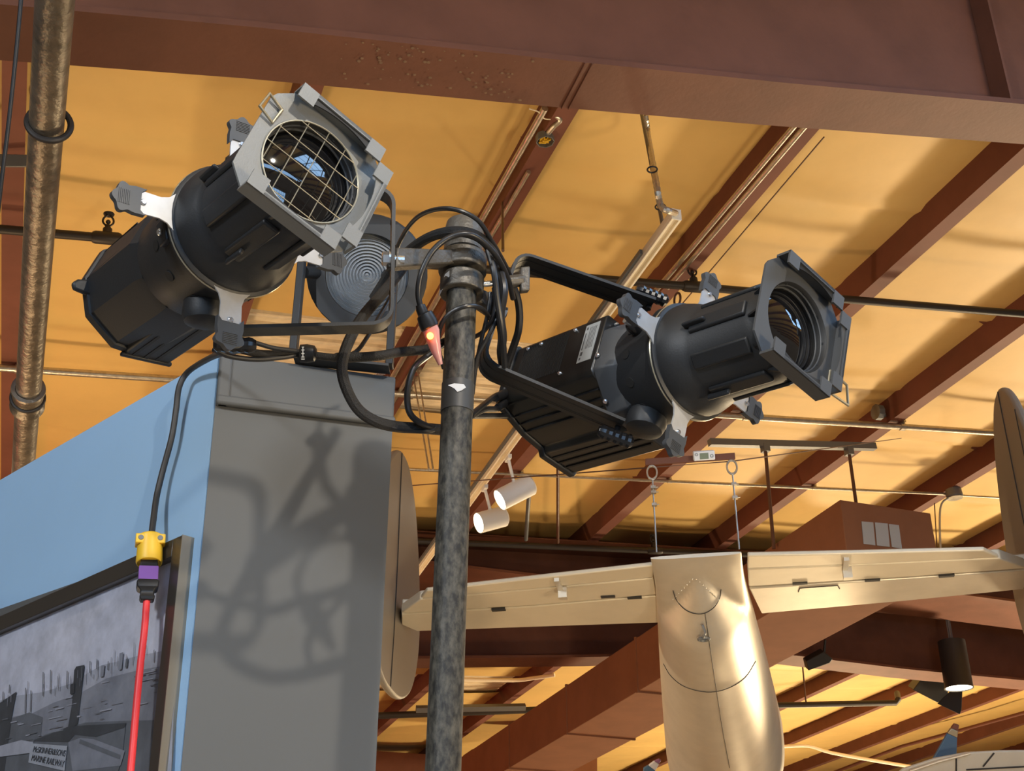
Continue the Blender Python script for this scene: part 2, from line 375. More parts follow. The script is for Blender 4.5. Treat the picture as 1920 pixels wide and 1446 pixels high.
k = MB(); P = ontt(1905, 190, tF); s1 = (P - CAM) @ HR; k.box(Fr(H(s1, tF + .02, rh(s1) + .028), HR, PV, ZV), -.006, .006, 0, wF / 2 - .03, 0, 1.25); k.build('stiffener_plate', 'primer', RA)

tA = D0 / ((ray(900, 1002) @ NN) / (ray(900, 1002) @ PV))
nearA = [(700, 1044), (884, 1066), (1000, 1080), (1240, 1104), (1666, 1100), (1817, 1117), (1920, 1131)]
RB, shA = rafter('rafter beam behind the aluminium tailplane with orange lit flange', nearA, tA, .92, .03, .02)
tB = 4.2 / ((ray(960, 1235) @ ZV) / (ray(960, 1235) @ PV))
nearB = [(700, 1236), (1120, 1232), (1440, 1222), (1480, 1228), (1700, 1255), (1920, 1276)]
RC, shB = rafter('farther rafter beam with dark web behind the black pendant lamp', nearB, tB, .42, .03, .02)
nearC = [(690, 1443), (1000, 1449), (1500, 1530)]
tC = st(onroof(760, 1412))[1]

# ------------------------------------------------------------------ air duct with trapeze hanger
hD = 3.42
sD0 = (onz(1.68 * 908, 1100, hD) - CAM) @ HR; sD1 = (onz(1.91 * 908, 1100, hD) - CAM) @ HR
Pt = onpl(1575, 937, HR, sD0); hT = Pt[2] - CAM[2]; tE = (Pt - CAM) @ PV
e = thing('air_duct', H((sD0 + sD1) / 2, tE, hD), 'square brown painted air duct running off behind the aircraft tail', 'duct')
fD = Fr(CAM, HR, PV, ZV)
k = MB(); k.box(fD, sD0, sD1, tE, 33, hD, hT); k.build('duct_body', 'ductp', e, bevel=.006)
for (x, y) in ((1192, 1205), (1062, 1300), (955, 1360)):
    tt = (onpl(x, y, HR, sD0) - CAM) @ PV
    k = MB(); k.box(fD, sD0 - .012, sD1 + .012, tt - .014, tt + .014, hD - .02, hT + .015); k.build('flange_seam', 'ductp', e)
k = MB()
for (x0, x1, y0, y1, dx) in ((1615, 1637, 978, 1020, 4), (1640, 1664, 980, 1023, 4), (1666, 1685, 983, 1026, 6)):
    k.prism([ontt(x0, y0, tE - .004), ontt(x1, y0 + 2, tE - .004), ontt(x1 + dx, y1 + 3, tE - .004), ontt(x0 + dx, y1, tE - .004)], -PV * .003)
k.build('paper_patches', mat('m', (.5, .5, .5)) and 'label', e)
tR = (onpl(1450, 1029, HR, sD0 - .04) - CAM) @ PV
a = ontt(1330, 830, tR); b = ontt(1640, 838, tR); d = nrm(b - a)
e = thing('trapeze_hanger', a, 'grey strut trapeze with two brown rods holding the air duct', 'hanger')
f = Fr(a, d, PV, np.cross(d, PV)); L = np.linalg.norm(b - a)
k = MB(); k.box(f, 0, L, -.03, .03, -.03, .03); k.build('strut', 'strut', e)
for (x, y) in ((1435, 842), (1592, 848)):
    q = ontt(x, y, tR); k = MB(); k.box(Fr(q, HR, PV, ZV), -.03, .03, -.035, .035, -.03, .04); k.build('strut_nut', 'strut', e)
q1 = ontt(1435, 842, tR); q2 = ontt(1592, 848, tR)
k = MB(); k.cyl(q1, onpl(1451, 1029, HR, sD0 - .04), .016, 8); k.build('threaded_rod', 'rod', e)
k = MB(); z2 = q2.copy(); z2[2] = CAM[2] + hT; k.cyl(q2, z2, .016, 8); k.build('threaded_rod', 'rod', e)

# lower ducts far away
e = thing('cross_duct', ontt(700, 1440, tC), 'maroon duct side low behind the black pole base', 'duct')
k = MB(); A0 = ontt(640, 1404, tC); A1 = ontt(888, 1420, tC); up = ZV
k.prism([A0 - ZV * 1.2, A1 - ZV * 1.2, A1, A0], PV * .8); k.build('duct_body', 'primer', e, bevel=.008)
e = thing('duct_branch', ontt(940, 1440, tC - 2), 'brown duct box with a pale slot vent beside the pole', 'duct')
k = MB(); t2 = tC - 2.0; A = [ontt(884, 1406, t2), ontt(955, 1375, t2), ontt(1050, 1340, t2), ontt(1120, 1345, t2), ontt(1120, 1500, t2), ontt(884, 1500, t2)]
k.prism(A, PV * .5); k.build('duct_body', 'ductp', e, bevel=.008)
k = MB(); A = [ontt(914, 1416, t2 - .01), ontt(922, 1416, t2 - .01), ontt(922, 1442, t2 - .01), ontt(914, 1442, t2 - .01)]; k.prism(A, -PV * .01); k.build('slot_vent', 'label', e)

# ------------------------------------------------------------------ pipes under the roof
# fat sprinkler main
hM = onpl(82, 340, FV, 4.56)[2] - CAM[2]
a = onz(107, -60, hM); b = onz(38, 960, hM); dm = nrm(b - a)
e = thing('sprinkler_main_pipe', a, 'fat galvanised sprinkler main with dark coupling rings', 'pipe')
k = MB(); k.tube([a, b], .057, 28); k.build('pipe', 'pipe', e)
for (x, y, t) in ((92, 232, 0), (52, 746, 1)):
    c = onz(x, y, hM); f = fr_dir(c, dm); k = MB()
    if t == 0: k.torus(f, .069, .011, 36, 10); k.build('coupling_ring', 'blkpipe', e)
    else:
        k.lathe(f, [(.058, -.10), (.076, -.10), (.078, -.085), (.070, -.07), (.070, .06), (.08, .075), (.08, .09), (.058, .09)], 32, cap=False); k.build('coupling_ring', 'pipe', e)
        k = MB(); k.torus(f, .072, .010, 36, 8); k.build('gasket', 'blkpipe', e)
def pipe(name, pts, r, m, label, cat, group=None, n=12): k = MB(); k.tube(pts, r, n); return tag(k.build(name, m), label, cat, group)
qS = D0 - .14
spr = [onroof(-60, 425, qS), onroof(185, 441, qS), onroof(980, 517, qS), onroof(1400, 548, qS), onroof(1980, 594, qS)]
e = thing('sprinkler_branch_pipe', spr[0], 'dark sprinkler branch pipe passing behind both spotlights', 'pipe')
k = MB(); k.tube([spr[0], spr[-1] + (spr[-1] - spr[0]) * .6], .030, 14); k.build('pipe', 'blkpipe', e)
def tee(xy, q, pipe_a, pipe_b, parent):
    P = onroof(*xy, q); d = nrm(pipe_b - pipe_a); P = pipe_a + d * ((P - pipe_a) @ d); k = MB(); k.tube([P - d * .09, P - d * .07, P + d * .07, P + d * .09], [.036, .043, .043, .036], 14); k.cyl(P, P + NN * .07, .030, 12); k.build('tee_fitting', 'blkpipe', parent); return P
def sprinkler(P, label):
    e = thing('upright_sprinkler', P, label, 'sprinkler', 'upright sprinkler heads'); f = Fr(P, RR, PV, NN)
    k = MB(); k.lathe(f, [(.018, 0), (.022, .02), (.014, .03), (.012, .045)], 12); k.ball(f(0, 0, .065), .016); k.build('body', 'blkpipe', e)
    k = MB()
    for sg in (-1, 1): k.tube(smooth([f(sg * .012, 0, .035), f(sg * .032, 0, .06), f(sg * .030, 0, .09), f(sg * .008, 0, .12)], 5), .007, 8)
    k.build('yoke_arms', 'blkpipe', e)
    k = MB(); k.lathe(f, [(.004, .118), (.034, .122), (.036, .128), (.03, .132)], 18); k.build('deflector', 'blkpipe', e); return e
P = tee((200, 442), qS, spr[0], spr[-1], e); sprinkler(P + NN * .06, 'upright sprinkler head on the branch pipe beside the fat main')
P = tee((1300, 541), qS, spr[0], spr[-1], e); sprinkler(P + NN * .06, 'upright sprinkler head behind a shutter grip of the rectangular-bodied spotlight')
k = MB(); k.torus(fr_dir(onroof(1270, 562, qS), RR), .05, .009, 20, 8); k.build('hanger_ring', 'rod', e)
sp2 = [onroof(700, 1012, qS), onroof(1225, 1031, qS), onroof(1900, 1060, qS)]
e = thing('sprinkler_branch_pipe', sp2[0], 'dark sprinkler branch pipe just above the aluminium tail cone', 'pipe')
k = MB(); k.tube([sp2[0], sp2[-1] + (sp2[-1] - sp2[0]) * .1], .034, 14); k.build('pipe', 'blkpipe', e)
P = tee((1226, 1034), qS, sp2[0], sp2[-1], e); sprinkler(P + NN * .06, 'upright sprinkler head above the corner of the aluminium tail')
def conduit_across(a, b, q, r, label):
    A, Bq = onroof(*a, q), onroof(*b, q); e = thing('steel_conduit', A, label, 'conduit'); k = MB(); k.tube([A, Bq], r, 14); k.build('tube', 'galv', e); d = nrm(Bq - A); L = np.linalg.norm(Bq - A)
    for s in SP[1:-1]:
        tt = (s - st(A)[0]) / (d @ RR)
        if 0 < tt < L:
            c = A + d * tt; k = MB(); k.tube([c - d * .025, c + d * .025], r * 1.25, 12); k.box(Fr(c, RR, PV, NN), -.012, .012, -r * 1.9, r * 1.9, r * .9, r + .018); k.build('conduit_strap', 'galv', e)
    return e
conduit_across((-60, 686), (2390, 846), D0 - .045, .030, 'shiny galvanised conduit crossing low under the purlins behind the pole')
conduit_across((700, 877), (1784, 927), D0 - .03, .016, 'thin steel conduit running to the grey round junction box')
conduit_across((1800, 929), (2300, 958), D0 - .03, .012, 'thin steel conduit leaving the round junction box past the fin')
def conduit_along(rho, q, y0, y1, r, label, grp):
    A = onpl(rho * (2008 - y0), y0, NN, q); E = onpl(rho * (2008 - y1), y1, NN, q); return pipe('steel_conduit', [A, E], r, 'galv', label, 'conduit', grp)
qc = D0 - .022
conduit_along(.566, qc, 203, 985, .021, 'thicker conduit of the pair under the purlin with the open junction box', 'conduits along the purlins')
conduit_along(.588, qc, 322, 985, .016, 'thinner conduit of the pair leaving the open junction box', 'conduits along the purlins')
conduit_along(.8405, qc, 230, 560, .019, 'outer conduit of the shiny pair beside the white track', 'conduits along the purlins')
conduit_along(.8525, qc, 230, 540, .017, 'inner conduit of the shiny pair beside the white track', 'conduits along the purlins')
for (x, y) in ((1255, 505), (1246, 518)):
    pass
# open junction box
P = onroof(1022, 262, D0 - .02); f = Fr(P, RR, PV, NN)
e = thing('junction_box', P, 'open octagonal junction box with yellow wires under a purlin', 'junction box')
k = MB(); k.lathe(f, [(.058, .03), (.058, -.02), (.052, -.02), (.050, .024)], 8, cap=False, a0=.39); k.lathe(f, [(.05, .022), (.05, .03)], 8, a0=.39); k.build('box', 'strut', e, bevel=.002)
k = MB(); rr = random.Random(3)
for i in range(4): k.tube(smooth([f(rr.uniform(-.03, .03), rr.uniform(-.03, .03), rr.uniform(-.02, .015)) for _ in range(5)], 5), .006, 6)
k.build('yellow_wires', 'yellow', e)
k = MB(); k.tube(smooth([f(.0, -.05, .01), f(.01, -.12, .01), f(.03, -.18, .02), onroof(1038, 214, D0 + .02)], 6), .016, 10); k.build('conduit_stub', 'galv', e)
pipe('string_tie', smooth([onroof(992, 204, D0 - .03), onroof(1010, 210, D0 - .03), onroof(1020, 222, D0 - .03), onroof(1032, 224, D0 - .03)], 4), .004, 'trackw', 'pale string tie looped around the conduit by the beam', 'string')
# round junction box
P = onroof(1789, 926, D0 - .05); f = Fr(P, RR, PV, NN)
e = thing('junction_box', P, 'round grey junction box on the thin conduit by the fin', 'junction box')
k = MB(); k.lathe(f, [(.085, .05), (.09, -.03), (.08, -.045)], 12); k.build('box', 'strut', e)
k = MB(); k.lathe(f, [(.082, -.046), (.086, -.052), (.02, -.056)], 12); k.build('cover', 'galv', e)
def hang(label, pts, r, m='cable'): return pipe('hanging_cable', pts, r, m, label, 'cable', n=8)
Zb = (P - CAM) @ FV
hang('pale flexible cable dropping from the round junction box', smooth([at(1782, 932, Zb), at(1766, 944, Zb - .1), at(1762, 975, Zb - .2), at(1764, 1050, Zb - .5)], 6), .011, 'label')
hang('thin dark wire beside the pale cable at the duct corner', [at(1752, 944, Zb), at(1758, 1050, Zb - .5)], .006, 'rod')
k = MB(); P = onroof(1673, 776, D0 + .10); f = Fr(P, RR, PV, NN); k.lathe(fr_dir(f(-.16, 0, 0), RR), [(.03, -.03), (.075, -.03), (.075, .03), (.03, .03)], 10); k.box(f, -.13, -.10, -.03, .03, -.05, .05)
tag(k.build('bracket_box', 'strut'), 'small grey bracket box with a hole on the purlin web', 'bracket')

# ------------------------------------------------------------------ track light
hK = 3.55
a = onz(1268, 410, hK); b = onz(778, 1082, hK); d = nrm(b - a); L = np.linalg.norm(b - a); side = np.cross(d, ZV)
f = Fr(a, d, side, ZV)
e = thing('light_track', a, 'long cream light track hung below the roof holding two lamps', 'light track')
k = MB(); k.box(f, 0, L, -.024, .024, .012, .05); k.box(f, 0, L, -.024, -.013, -.008, .012); k.box(f, 0, L, .013, .024, -.008, .012); k.build('channel', 'trackw', e, bevel=.002)
k = MB(); k.box(f, -.006, 0, -.025, .025, -.008, .052); k.build('end_cap', 'white', e)
k = MB(); k.box(f, .35, L - .02, -.040, -.026, .020, .045); k.build('backing_strut', 'strut', e)
top1 = onroof(1204, 215, D0); q = f(.45, -.03, .05); qq = onz(1243, 425, hK + .05)
k = MB(); k.cyl(onroof(1203, 215, D0), qq, .010, 8); k.build('drop_rod', 'strut', e)
fl = smooth([onroof(1211, 215, D0), onroof(1217, 260, D0 - .2), at(1230, 340, 5.75), at(1239, 385, 5.65), at(1255, 396, 5.6), f(0, 0, .03)], 14)
k = MB(); k.tube(fl, [.013 + .0025 * (i % 2) for i in range(len(fl))], 10); k.build('flexible_conduit', 'galv', e, ang=10)
for (x, y) in ((1223, 318), (1238, 388)): k = MB(); k.torus(fr_dir(at(x, y, 5.7), ZV), .022, .004, 16, 6); k.build('cable_tie', 'cable', e)
def track_head(front, back, stem, label, hz):
    Ps = onz(*stem, hK - .01); z = (Ps - CAM) @ FV
    A = at(*front, z - hz); Bk = at(*back, z + hz); dd = nrm(A - Bk); L = np.linalg.norm(A - Bk); f = fr_dir(Bk, dd)
    e = thing('track_spotlight', Ps, label, 'spotlight'); r = .072
    k = MB(); k.lathe(f, [(.0, -.004), (r - .012, -.004), (r, .008), (r, L), (r - .004, L), (r - .006, L - .02)], 32, cap=False); k.build('can', 'white', e)
    k = MB(); k.lathe(f, [(.001, L - .018), (r - .006, L - .018)], 32, cap=False); k.build('lamp_face', 'lampon', e)
    m = f(0, 0, L * .55) + UV * r * .95
    k = MB(); k.box(fr_dir(Ps, d), -.012, .012, -.02, .01, -.04, .04); k.cyl(Ps - ZV * .01, m, .011, 10); k.ball(m, .017); k.build('stem', 'white', e)
    l = bpy.data.lights.new('track_lamp', 'SPOT'); l.energy = 60; l.color = (1, .85, .62); l.spot_size = 1.4; l.shadow_soft_size = .04
    o = bpy.data.objects.new('track_lamp', l); COL.objects.link(o); o.location = f(0, 0, L + .02); o.rotation_euler = Vector(dd).to_track_quat('-Z', 'Y').to_euler()
track_head((937, 938), (996, 908), (953, 858), 'white cylinder track spotlight, upper of the lit pair', .05)
track_head((897, 981), (946, 968), (909, 914), 'white cylinder track spotlight, lower of the lit pair beside the pole', .05)

# ------------------------------------------------------------------ black pole
ZP = 2.27
ptop = at(868, 440, 2.36); pb1 = at(863.5, 602, 2.25); pb2 = at(830.6, 1446, 1.885); dp = nrm(pb2 - pb1)
pbot = pb2 + dp * ((pb2[2]) / -dp[2]); ptop = pb1 - dp * .19
e = thing('lighting_pole', pbot, 'worn black steel pole carrying both spotlights', 'pole')
RP = .0268
fp = fr_dir(pb1, -dp, (0, 1, 0)); 
def onpole(y): # axis point at image height y
    lo, hi = -.4, 3.
    for _ in range(50):
        m = (lo + hi) / 2
        if proj(pb1 + dp * m)[1] < y: lo = m
        else: hi = m
    return pb1 + dp * lo
k = MB(); k.tube([pbot, pb2, pb1, ptop], RP, 40); k.build('pole', 'pole', e)
k = MB(); k.lathe(Fr(pbot, (1, 0, 0), (0, 1, 0), (0, 0, 1)), [(.22, 0), (.22, .012), (.05, .02), (.045, .06), (.03, .06)], 36); k.build('base_plate', 'blkpipe', e)
c = onpole(440); k = MB(); f = fr_dir(c, -dp); k.lathe(f, [(RP, -.045), (RP + .008, -.04), (RP + .010, .0), (RP + .006, .022), (RP - .004, .03), (.002, .034)], 36, cap=False); k.build('end_cap', 'clamp', e)
c0, c1 = onpole(722), onpole(775); k = MB(); k.tube([c0, c1], RP + .0012, 40); k.build('tape_wrap', 'tape', e)
k = MB(); fpole = fr_dir(onpole(740), -dp, CAM - onpole(740))
tocam = nrm(CAM - onpole(740)); tocam = nrm(tocam - dp * (tocam @ dp)); sd = np.cross(-dp, tocam) 
def onskin(px, py, lift=.0022):
    axp = onpole(py); c = ray(px, py); o = (px - proj(axp)[0]) / FPX * ((axp - CAM) @ FV); r = RP + lift; o = max(-r * .98, min(r * .98, o))
    return axp + RV * o - dp * 0 + tocam * math.sqrt(r * r - o * o)
patch = [(840, 735), (851, 734), (869, 735), (873, 740), (865, 747), (857, 750), (852, 744)]
k.add([onskin(x, y) for x, y in patch] + [onskin(x, y, .003) for x, y in patch], [tuple(range(7)), tuple(range(7, 14))]); k.build('paper_scrap', 'paper', e)

# ------------------------------------------------------------------ stage lights
def cam2w(v): return v[0] * RV - v[1] * UV + v[2] * FV
def fix_frame(T, R): R = np.array(R); return Fr(CAM + cam2w(T), cam2w(R[:, 0]), cam2w(R[:, 1]), cam2w(R[:, 2]))
FL = fix_frame((-0.4448, -0.2469, 2.0504), [[-0.7802, 0.0177, 0.6253], [-0.1995, 0.9404, -0.2755], [-0.5928, -0.3397, -0.7302]])
FR_ = fix_frame((0.3326, -0.0441, 2.3672), [[-0.7077, -0.2562, 0.6584], [-0.5168, 0.8231, -0.2352], [-0.4817, -0.5068, -0.7149]])
def screw(k, f, r=.005): k.lathe(f, [(r, 0), (r, .002), (r * .7, .004)], 10)
def stage_front(f, e, rot, gel, grid):
    # shutter ring
    k = MB(); k.lathe(f, [(.086, -.17), (.098, -.15), (.102, -.09), (.104, -.012), (.112, -.008), (.112, .004), (.105, .008)], 48); k.build('shutter_ring', 'black', e)
    k = MB()
    for i in range(12):
        a = 2 * math.pi * (i + .5) / 12; fr = fr_dir(f(.1022 * math.cos(a), .1022 * math.sin(a), -.07), math.cos(a) * f.x + math.sin(a) * f.y); k.lathe(fr, [(.009, -.004), (.009, .0015)], 14)
    k.build('vent_holes', 'chan', e)
    k = MB(); k.torus(f.off(0, 0, -.002), .111, .0022, 60, 6); k.build('gate_rim', 'wire', e)
    # lens tube: bell then ribbed barrel
    k = MB(); k.lathe(f, [(.106, .006), (.106, .020), (.100, .040), (.093, .056), (.087, .066), (.086, .19), (.083, .2), (.0805, .215), (.0805, .236)], 48, cap=False); k.build('lens_barrel', 'black', e)
    fr = f.rotz(rot); k = MB()
    for i in range(8):
        a = 2 * math.pi * i / 8; u = math.cos(a) * fr.x + math.sin(a) * fr.y; w = -math.sin(a) * fr.x + math.cos(a) * fr.y
        g = Fr(f(0, 0, 0), u, w, f.z); k.prism([g(.084, -.016, .07), g(.084, .016, .07), g(.092, .014, .07), g(.092, -.014, .07)], f.z * .125)
        if i % 2 == 0: k.prism([g(.09, -.004, .06), g(.09, .004, .06), g(.102, .003, .06), g(.102, -.003, .06)], f.z * .05)
    k.build('barrel_ribs', 'black', e, bevel=.003)
    # focus knobs
    for an, zz in ((-2.2, .075), (-1.9, .045)):
        u = math.cos(an) * f.x + math.sin(an) * f.y; k = MB(); g = fr_dir(f(0, 0, zz) + u * .098, u); k.lathe(g, [(.010, -.012), (.010, .008), (.017, .010), (.018, .026), (.014, .03)], 10); k.build('focus_knob', 'blackgloss', e)
    # shutters
    for an in (0, .5, 1, 1.5):
        a = an * math.pi; u = math.cos(a) * f.x + math.sin(a) * f.y; w = -math.sin(a) * f.x + math.cos(a) * f.y; g = Fr(f(0, 0, .004), u, w, f.z)
        out = [(.098, -.034), (.104, -.032), (.115, -.022), (.128, -.018), (.168, -.019), (.168, .019), (.128, .018), (.115, .022), (.104, .032), (.098, .034)]
        k = MB(); k.prism([g(x, y, -.0015) for x, y in out], f.z * .003); pl = k.build('shutter_blade', 'shutter', e)
        k = MB(); cl = []
        for i in range(31): t = math.radians(-100 + 200 * i / 30); q_ = .0185 + .0050 * math.cos(math.pi * t / math.radians(66)) ** 2; cl.append((.183 + q_ * math.cos(t), q_ * math.sin(t) * 1.12))
        pts = [(.152, -.022), (.170, -.0225)] + cl + [(.170, .0225), (.152, .022), (.160, .015), (.160, -.015)]
        k.prism([g(x, y, -.006) for x, y in pts], f.z * .010)
        for i in range(7): k.box(g, .178 + i * .0028, .1792 + i * .0028, -.012, .012, .004, .0052)
        sub(k.build('shutter_grip', 'rubber', e), pl)
        k = MB(); screw(k, g.off(.156, 0, .0016), .005); sub(k.build('grip_screw', 'chrome', e), pl)
    # gel frame holder
    g = f.rotz(rot).off(0, 0, .236); k = MB(); h, c = .104, .032
    oc = [(h, -h + c), (h, h - c), (h - c, h), (-h + c, h), (-h, h - c), (-h, -h + c), (-h + c, -h), (h - c, -h)]
    n = 64; V = []; F = []
    def octr(a):
        dx, dy = math.cos(a), math.sin(a); return min(h / max(abs(dx), 1e-6), h / max(abs(dy), 1e-6), (2 * h - c) / (abs(dx) + abs(dy)))
    rin = .0815
    for z in (0, .004):
        for i in range(n): a = 2 * math.pi * i / n + .0245; V.append(g(rin * math.cos(a), rin * math.sin(a), z))
        for i in range(n): a = 2 * math.pi * i / n + .0245; r = octr(a); V.append(g(r * math.cos(a), r * math.sin(a), z))
    for i in range(n):
        j = (i + 1) % n; F += [(i, n + i, n + j, j), (2 * n + i, 2 * n + j, 3 * n + j, 3 * n + i), (i, j, 2 * n + j, 2 * n + i), (n + i, 3 * n + i, 3 * n + j, n + j)]
    k.add(V, F); gh = k.build('gel_frame_holder', gel, e, ang=25)
    for sx, sy in ((0, -1), (0, 1), (-1, 0)):
        u = np.array([sx, sy]); q = Fr(g.o, sx * g.x + sy * g.y, -sy * g.x + sx * g.y, g.z); k = MB()
        k.box(q, h - .004, h + .001, -h + c - .006, h - c + .006, .0, .030)
        for y0, y1 in ((-h + c - .006, -h + c + .022), (h - c - .022, h - c + .006)): k.prism([q(h - .026, y0, .0262), q(h + .001, y0, .0262), q(h + .001, y1, .0262), q(h - .026, y1, .0262)], g.z * .004)
        k.prism([q(h - .006, -h + c, .027), q(h + .001, -h + c, .027), q(h + .001, h - c, .027), q(h - .006, h - c, .027)], g.z * .003)
        sub(k.build('frame_channel', gel, e), gh)
        k = MB(); m_ = 14; yy = [(-h + c + .004) + (2 * (h - c) - .008) * i / m_ for i in range(m_ + 1)]
        k.prism([q(h - .010 - .016 * abs(2 * i / m_ - 1) ** 2.2, yy[i], .0245) for i in range(m_ + 1)] + [q(h - .004, yy[-1], .0245), q(h - .004, yy[0], .0245)], g.z * .0022)
        sub(k.build('channel_lip', 'chan' if sx == 0 else gel, e), gh)
    # spring clip
    q = Fr(g.o, g.x, g.y, g.z); k = MB(); lp = [q(h - .018, -.03, .018), q(h + .012, -.034, .026), q(h + .014, -.004, .030), q(h - .016, .000, .022)]
    if grid: lp = [q(h - .022, -.054, .008), q(h + .006, -.060, .012), q(h + .009, -.030, .012), q(h - .019, -.024, .008)]
    else: lp = [q(-h + .005, .03, .004), q(-h - .05, .026, .0), q(-h - .056, .066, .004), q(-h + .005, .072, .004)]
    P = smooth(lp + [lp[0]], 5) if False else lp + [lp[0]]
    k.tube(P, .0026, 8); sub(k.build('spring_clip', 'wire', e), gh)
    # cone, lens
    k = MB(); k.lathe(g, [(.0812, .0035), (.079, .0), (.077, -.02), (.0765, -.05), (.074, -.052), (.02, -.06)], 48, cap=False); k.build('lens_seat', 'chan', e)
    k = MB(); k.torus(g.off(0, 0, -.006), .0785, .0018, 48, 6); k.torus(g.off(0, 0, -.016), .0768, .002, 48, 6); k.build('retaining_ring', 'geldark', e)
    R = .24; am = math.asin(.0755 / R); k = MB(); k.lathe(g, [(R * math.sin(a), -.022 + R * (math.cos(a) - math.cos(am))) for a in [am * (1 - i / 12) + 1e-4 for i in range(13)]], 48); k.build('lens', 'lens', e)
    if grid:
        k = MB()
        for i in range(-2, 3):
            d = i * .0335 + .004; r = math.sqrt(max(1e-5, .0805 ** 2 - d * d))
            k.tube([g(d, -r, .005), g(d, r, .005)], .00085, 6); k.tube([g(-r, d, .0065), g(r, d, .0065)], .00085, 6)
        k.torus(g.off(0, 0, .006), .0805, .0014, 48, 6); k.build('wire_guard', 'wire', e)
    # neck vanes
    k = MB(); q = f.rotz(rot)
    for i in range(10):
        a = 2 * math.pi * i / 10 + .2; u = math.cos(a) * q.x + math.sin(a) * q.y; w = -math.sin(a) * q.x + math.cos(a) * q.y; z = Fr(q.o, u, w, q.z)
        k.prism([z(.078, -.002, .2), z(.086, -.002, .2), z(.099, -.002, .235), z(.078, -.002, .235)], w * .004)
    k.build('neck_vanes', 'black', e)
def yoke(f, e, wv, base, hw0, hw1, piv_z, arm_off, cw=.038, th=.006, bend=.03):
    """U shaped strap: arms from the two pivots to a base piece"""
    c = f(0, 0, piv_z); y = f.y; wv = nrm(wv); Lb = base; k = MB(); path = []
    path.append(c + y * hw0 + wv * arm_off); path.append(c + y * (hw0 + (hw1 - hw0) * .9) + wv * (Lb - bend))
    for i in range(1, 7):
        a = math.pi / 2 * i / 6; path.append(c + y * (hw1 - bend + bend * math.cos(a)) + wv * (Lb - bend + bend * math.sin(a)))
    for i in range(0, 7):
        a = math.pi / 2 * (1 - i / 6); path.append(c - y * (hw1 - bend + bend * math.cos(a)) + wv * (Lb - bend + bend * math.sin(a)))
    path.append(c - y * hw0 + wv * arm_off)
    wd = np.cross(wv, y); k.sweep(path, wd, cw, th)
    yk = k.build('yoke', 'black', e)
    if cw > .05:
        for o in (-.016, -.011, .012): k = MB(); k.sweep([p + wd * o for p in path], wd, .0018, th + .0012); sub(k.build('strap_groove', 'chan', e), yk)
    for sg in (1, -1):
        P = c + y * sg * (hw0 + .012) + wv * (arm_off + .004); k = MB(); g = Fr(P, wv, y * sg, np.cross(wv, y * sg))
        k.tube([g(0, -.022, 0), g(0, .006, 0)], .006, 10)
        n = 11; k.tube([g(-.034 + .068 * i / n, .012, 0) for i in range(n + 1)], [.008 if i in (0, n) else (.0135 if i % 2 else .0118) for i in range(n + 1)], 12); sub(k.build('locking_knob', 'blackgloss', e, ang=20), yk)
        k = MB(); g2 = fr_dir(c + y * sg * .095, y * sg); k.lathe(g2, [(.036, -.01), (.038, .022), (.034, .034), (.02, .040), (.001, .041)], 28); k.build('pivot_boss', 'black', e)
    k = MB()
    for sg in (-.55, .5): k.lathe(fr_dir(c + wv * (Lb - th / 2 - .0008) + y * hw1 * sg, -wv), [(.0045, 0), (.0045, .0012)], 10)
    sub(k.build('strap_holes', 'chan', e), yk)
    return c + wv * Lb, y, wd, path
def wvec(f, target_px):                          # arm direction in the plane square to the pivot axis
    best = None
    for i in range(720):
        a = i * math.pi / 360; w = math.cos(a) * f.x + math.sin(a) * f.z
        p0 = proj(f(0, 0, -.085)); p1 = proj(f(0, 0, -.085) + w * .3); v = (p1[0] - target_px[0]) ** 2 + (p1[1] - target_px[1]) ** 2
        if best is None or v < best[0]: best = (v, w)
    return best[1]
# --- tilted round-bodied spotlight
eL = thing('stage_spotlight', FL(0, 0, -.1), 'round-bodied black stage spotlight with grey gel frame and wire guard', 'spotlight')
stage_front(FL, eL, math.radians(-23.5), 'gelgrey', True)
k = MB(); n = 60; prof = []
def dec(a):                                           # ten sided housing with a flat fin block towards +y
    r = .103 / math.cos((a + .1) % (math.pi / 5) - math.pi / 10) * .985; return r
V = []; F = []
st_z = [(-.150, .93), (-.175, 1.0), (-.385, 1.0), (-.386, 1.04), (-.402, 1.05), (-.405, .96), (-.418, .80)]
for z, sc in st_z:
    for i in range(n): a = 2 * math.pi * i / n; dz = min(1, max(0, (-.15 - z) / .1)); V.append(FL(dec(a) * sc * math.cos(a) - .010 * dz, dec(a) * sc * math.sin(a) - .020 * dz, z * 1.0 + .008 * dz))
for j in range(len(st_z) - 1):
    for i in range(n): F.append((j * n + i, j * n + (i + 1) % n, (j + 1) * n + (i + 1) % n, (j + 1) * n + i))
F += [tuple(range(n))[::-1][::-1], tuple((len(st_z) - 1) * n + i for i in range(n))[::-1]]
k.add(V, F); lh = k.build('lamp_housing', 'black', eL, ang=12)
for kk in range(10):
    a = -.1 + math.pi / 5 * kk; rr_ = .103 * .985 / math.cos(math.pi / 10) - .0004; c_ = FL(rr_ * math.cos(a) - .010, rr_ * math.sin(a) - .020, 0); u = math.cos(a) * FL.x + math.sin(a) * FL.y
    k = MB(); g = Fr(c_, np.cross(FL.z, u), u, FL.z); k.box(g, -.0011, .0011, -.002, .0008, -.377, -.235); sub(k.build('housing_seam', 'chan', eL), lh)
k = MB(); k.prism([FL(x, y, -.404) for x, y in ((.02, .066), (.01, .088), (-.076, .088), (-.096, .04), (-.06, .03), (.02, .03))], FL.z * .20)
k.box(FL, -.082, .015, .084, .092, -.404, -.393); sub(k.build('fin_block', 'black', eL, bevel=.003), lh)
k = MB()
for x in (-.006, -.028, -.050): k.box(FL, x - .003, x + .003, .084, .0892, -.39, -.21)
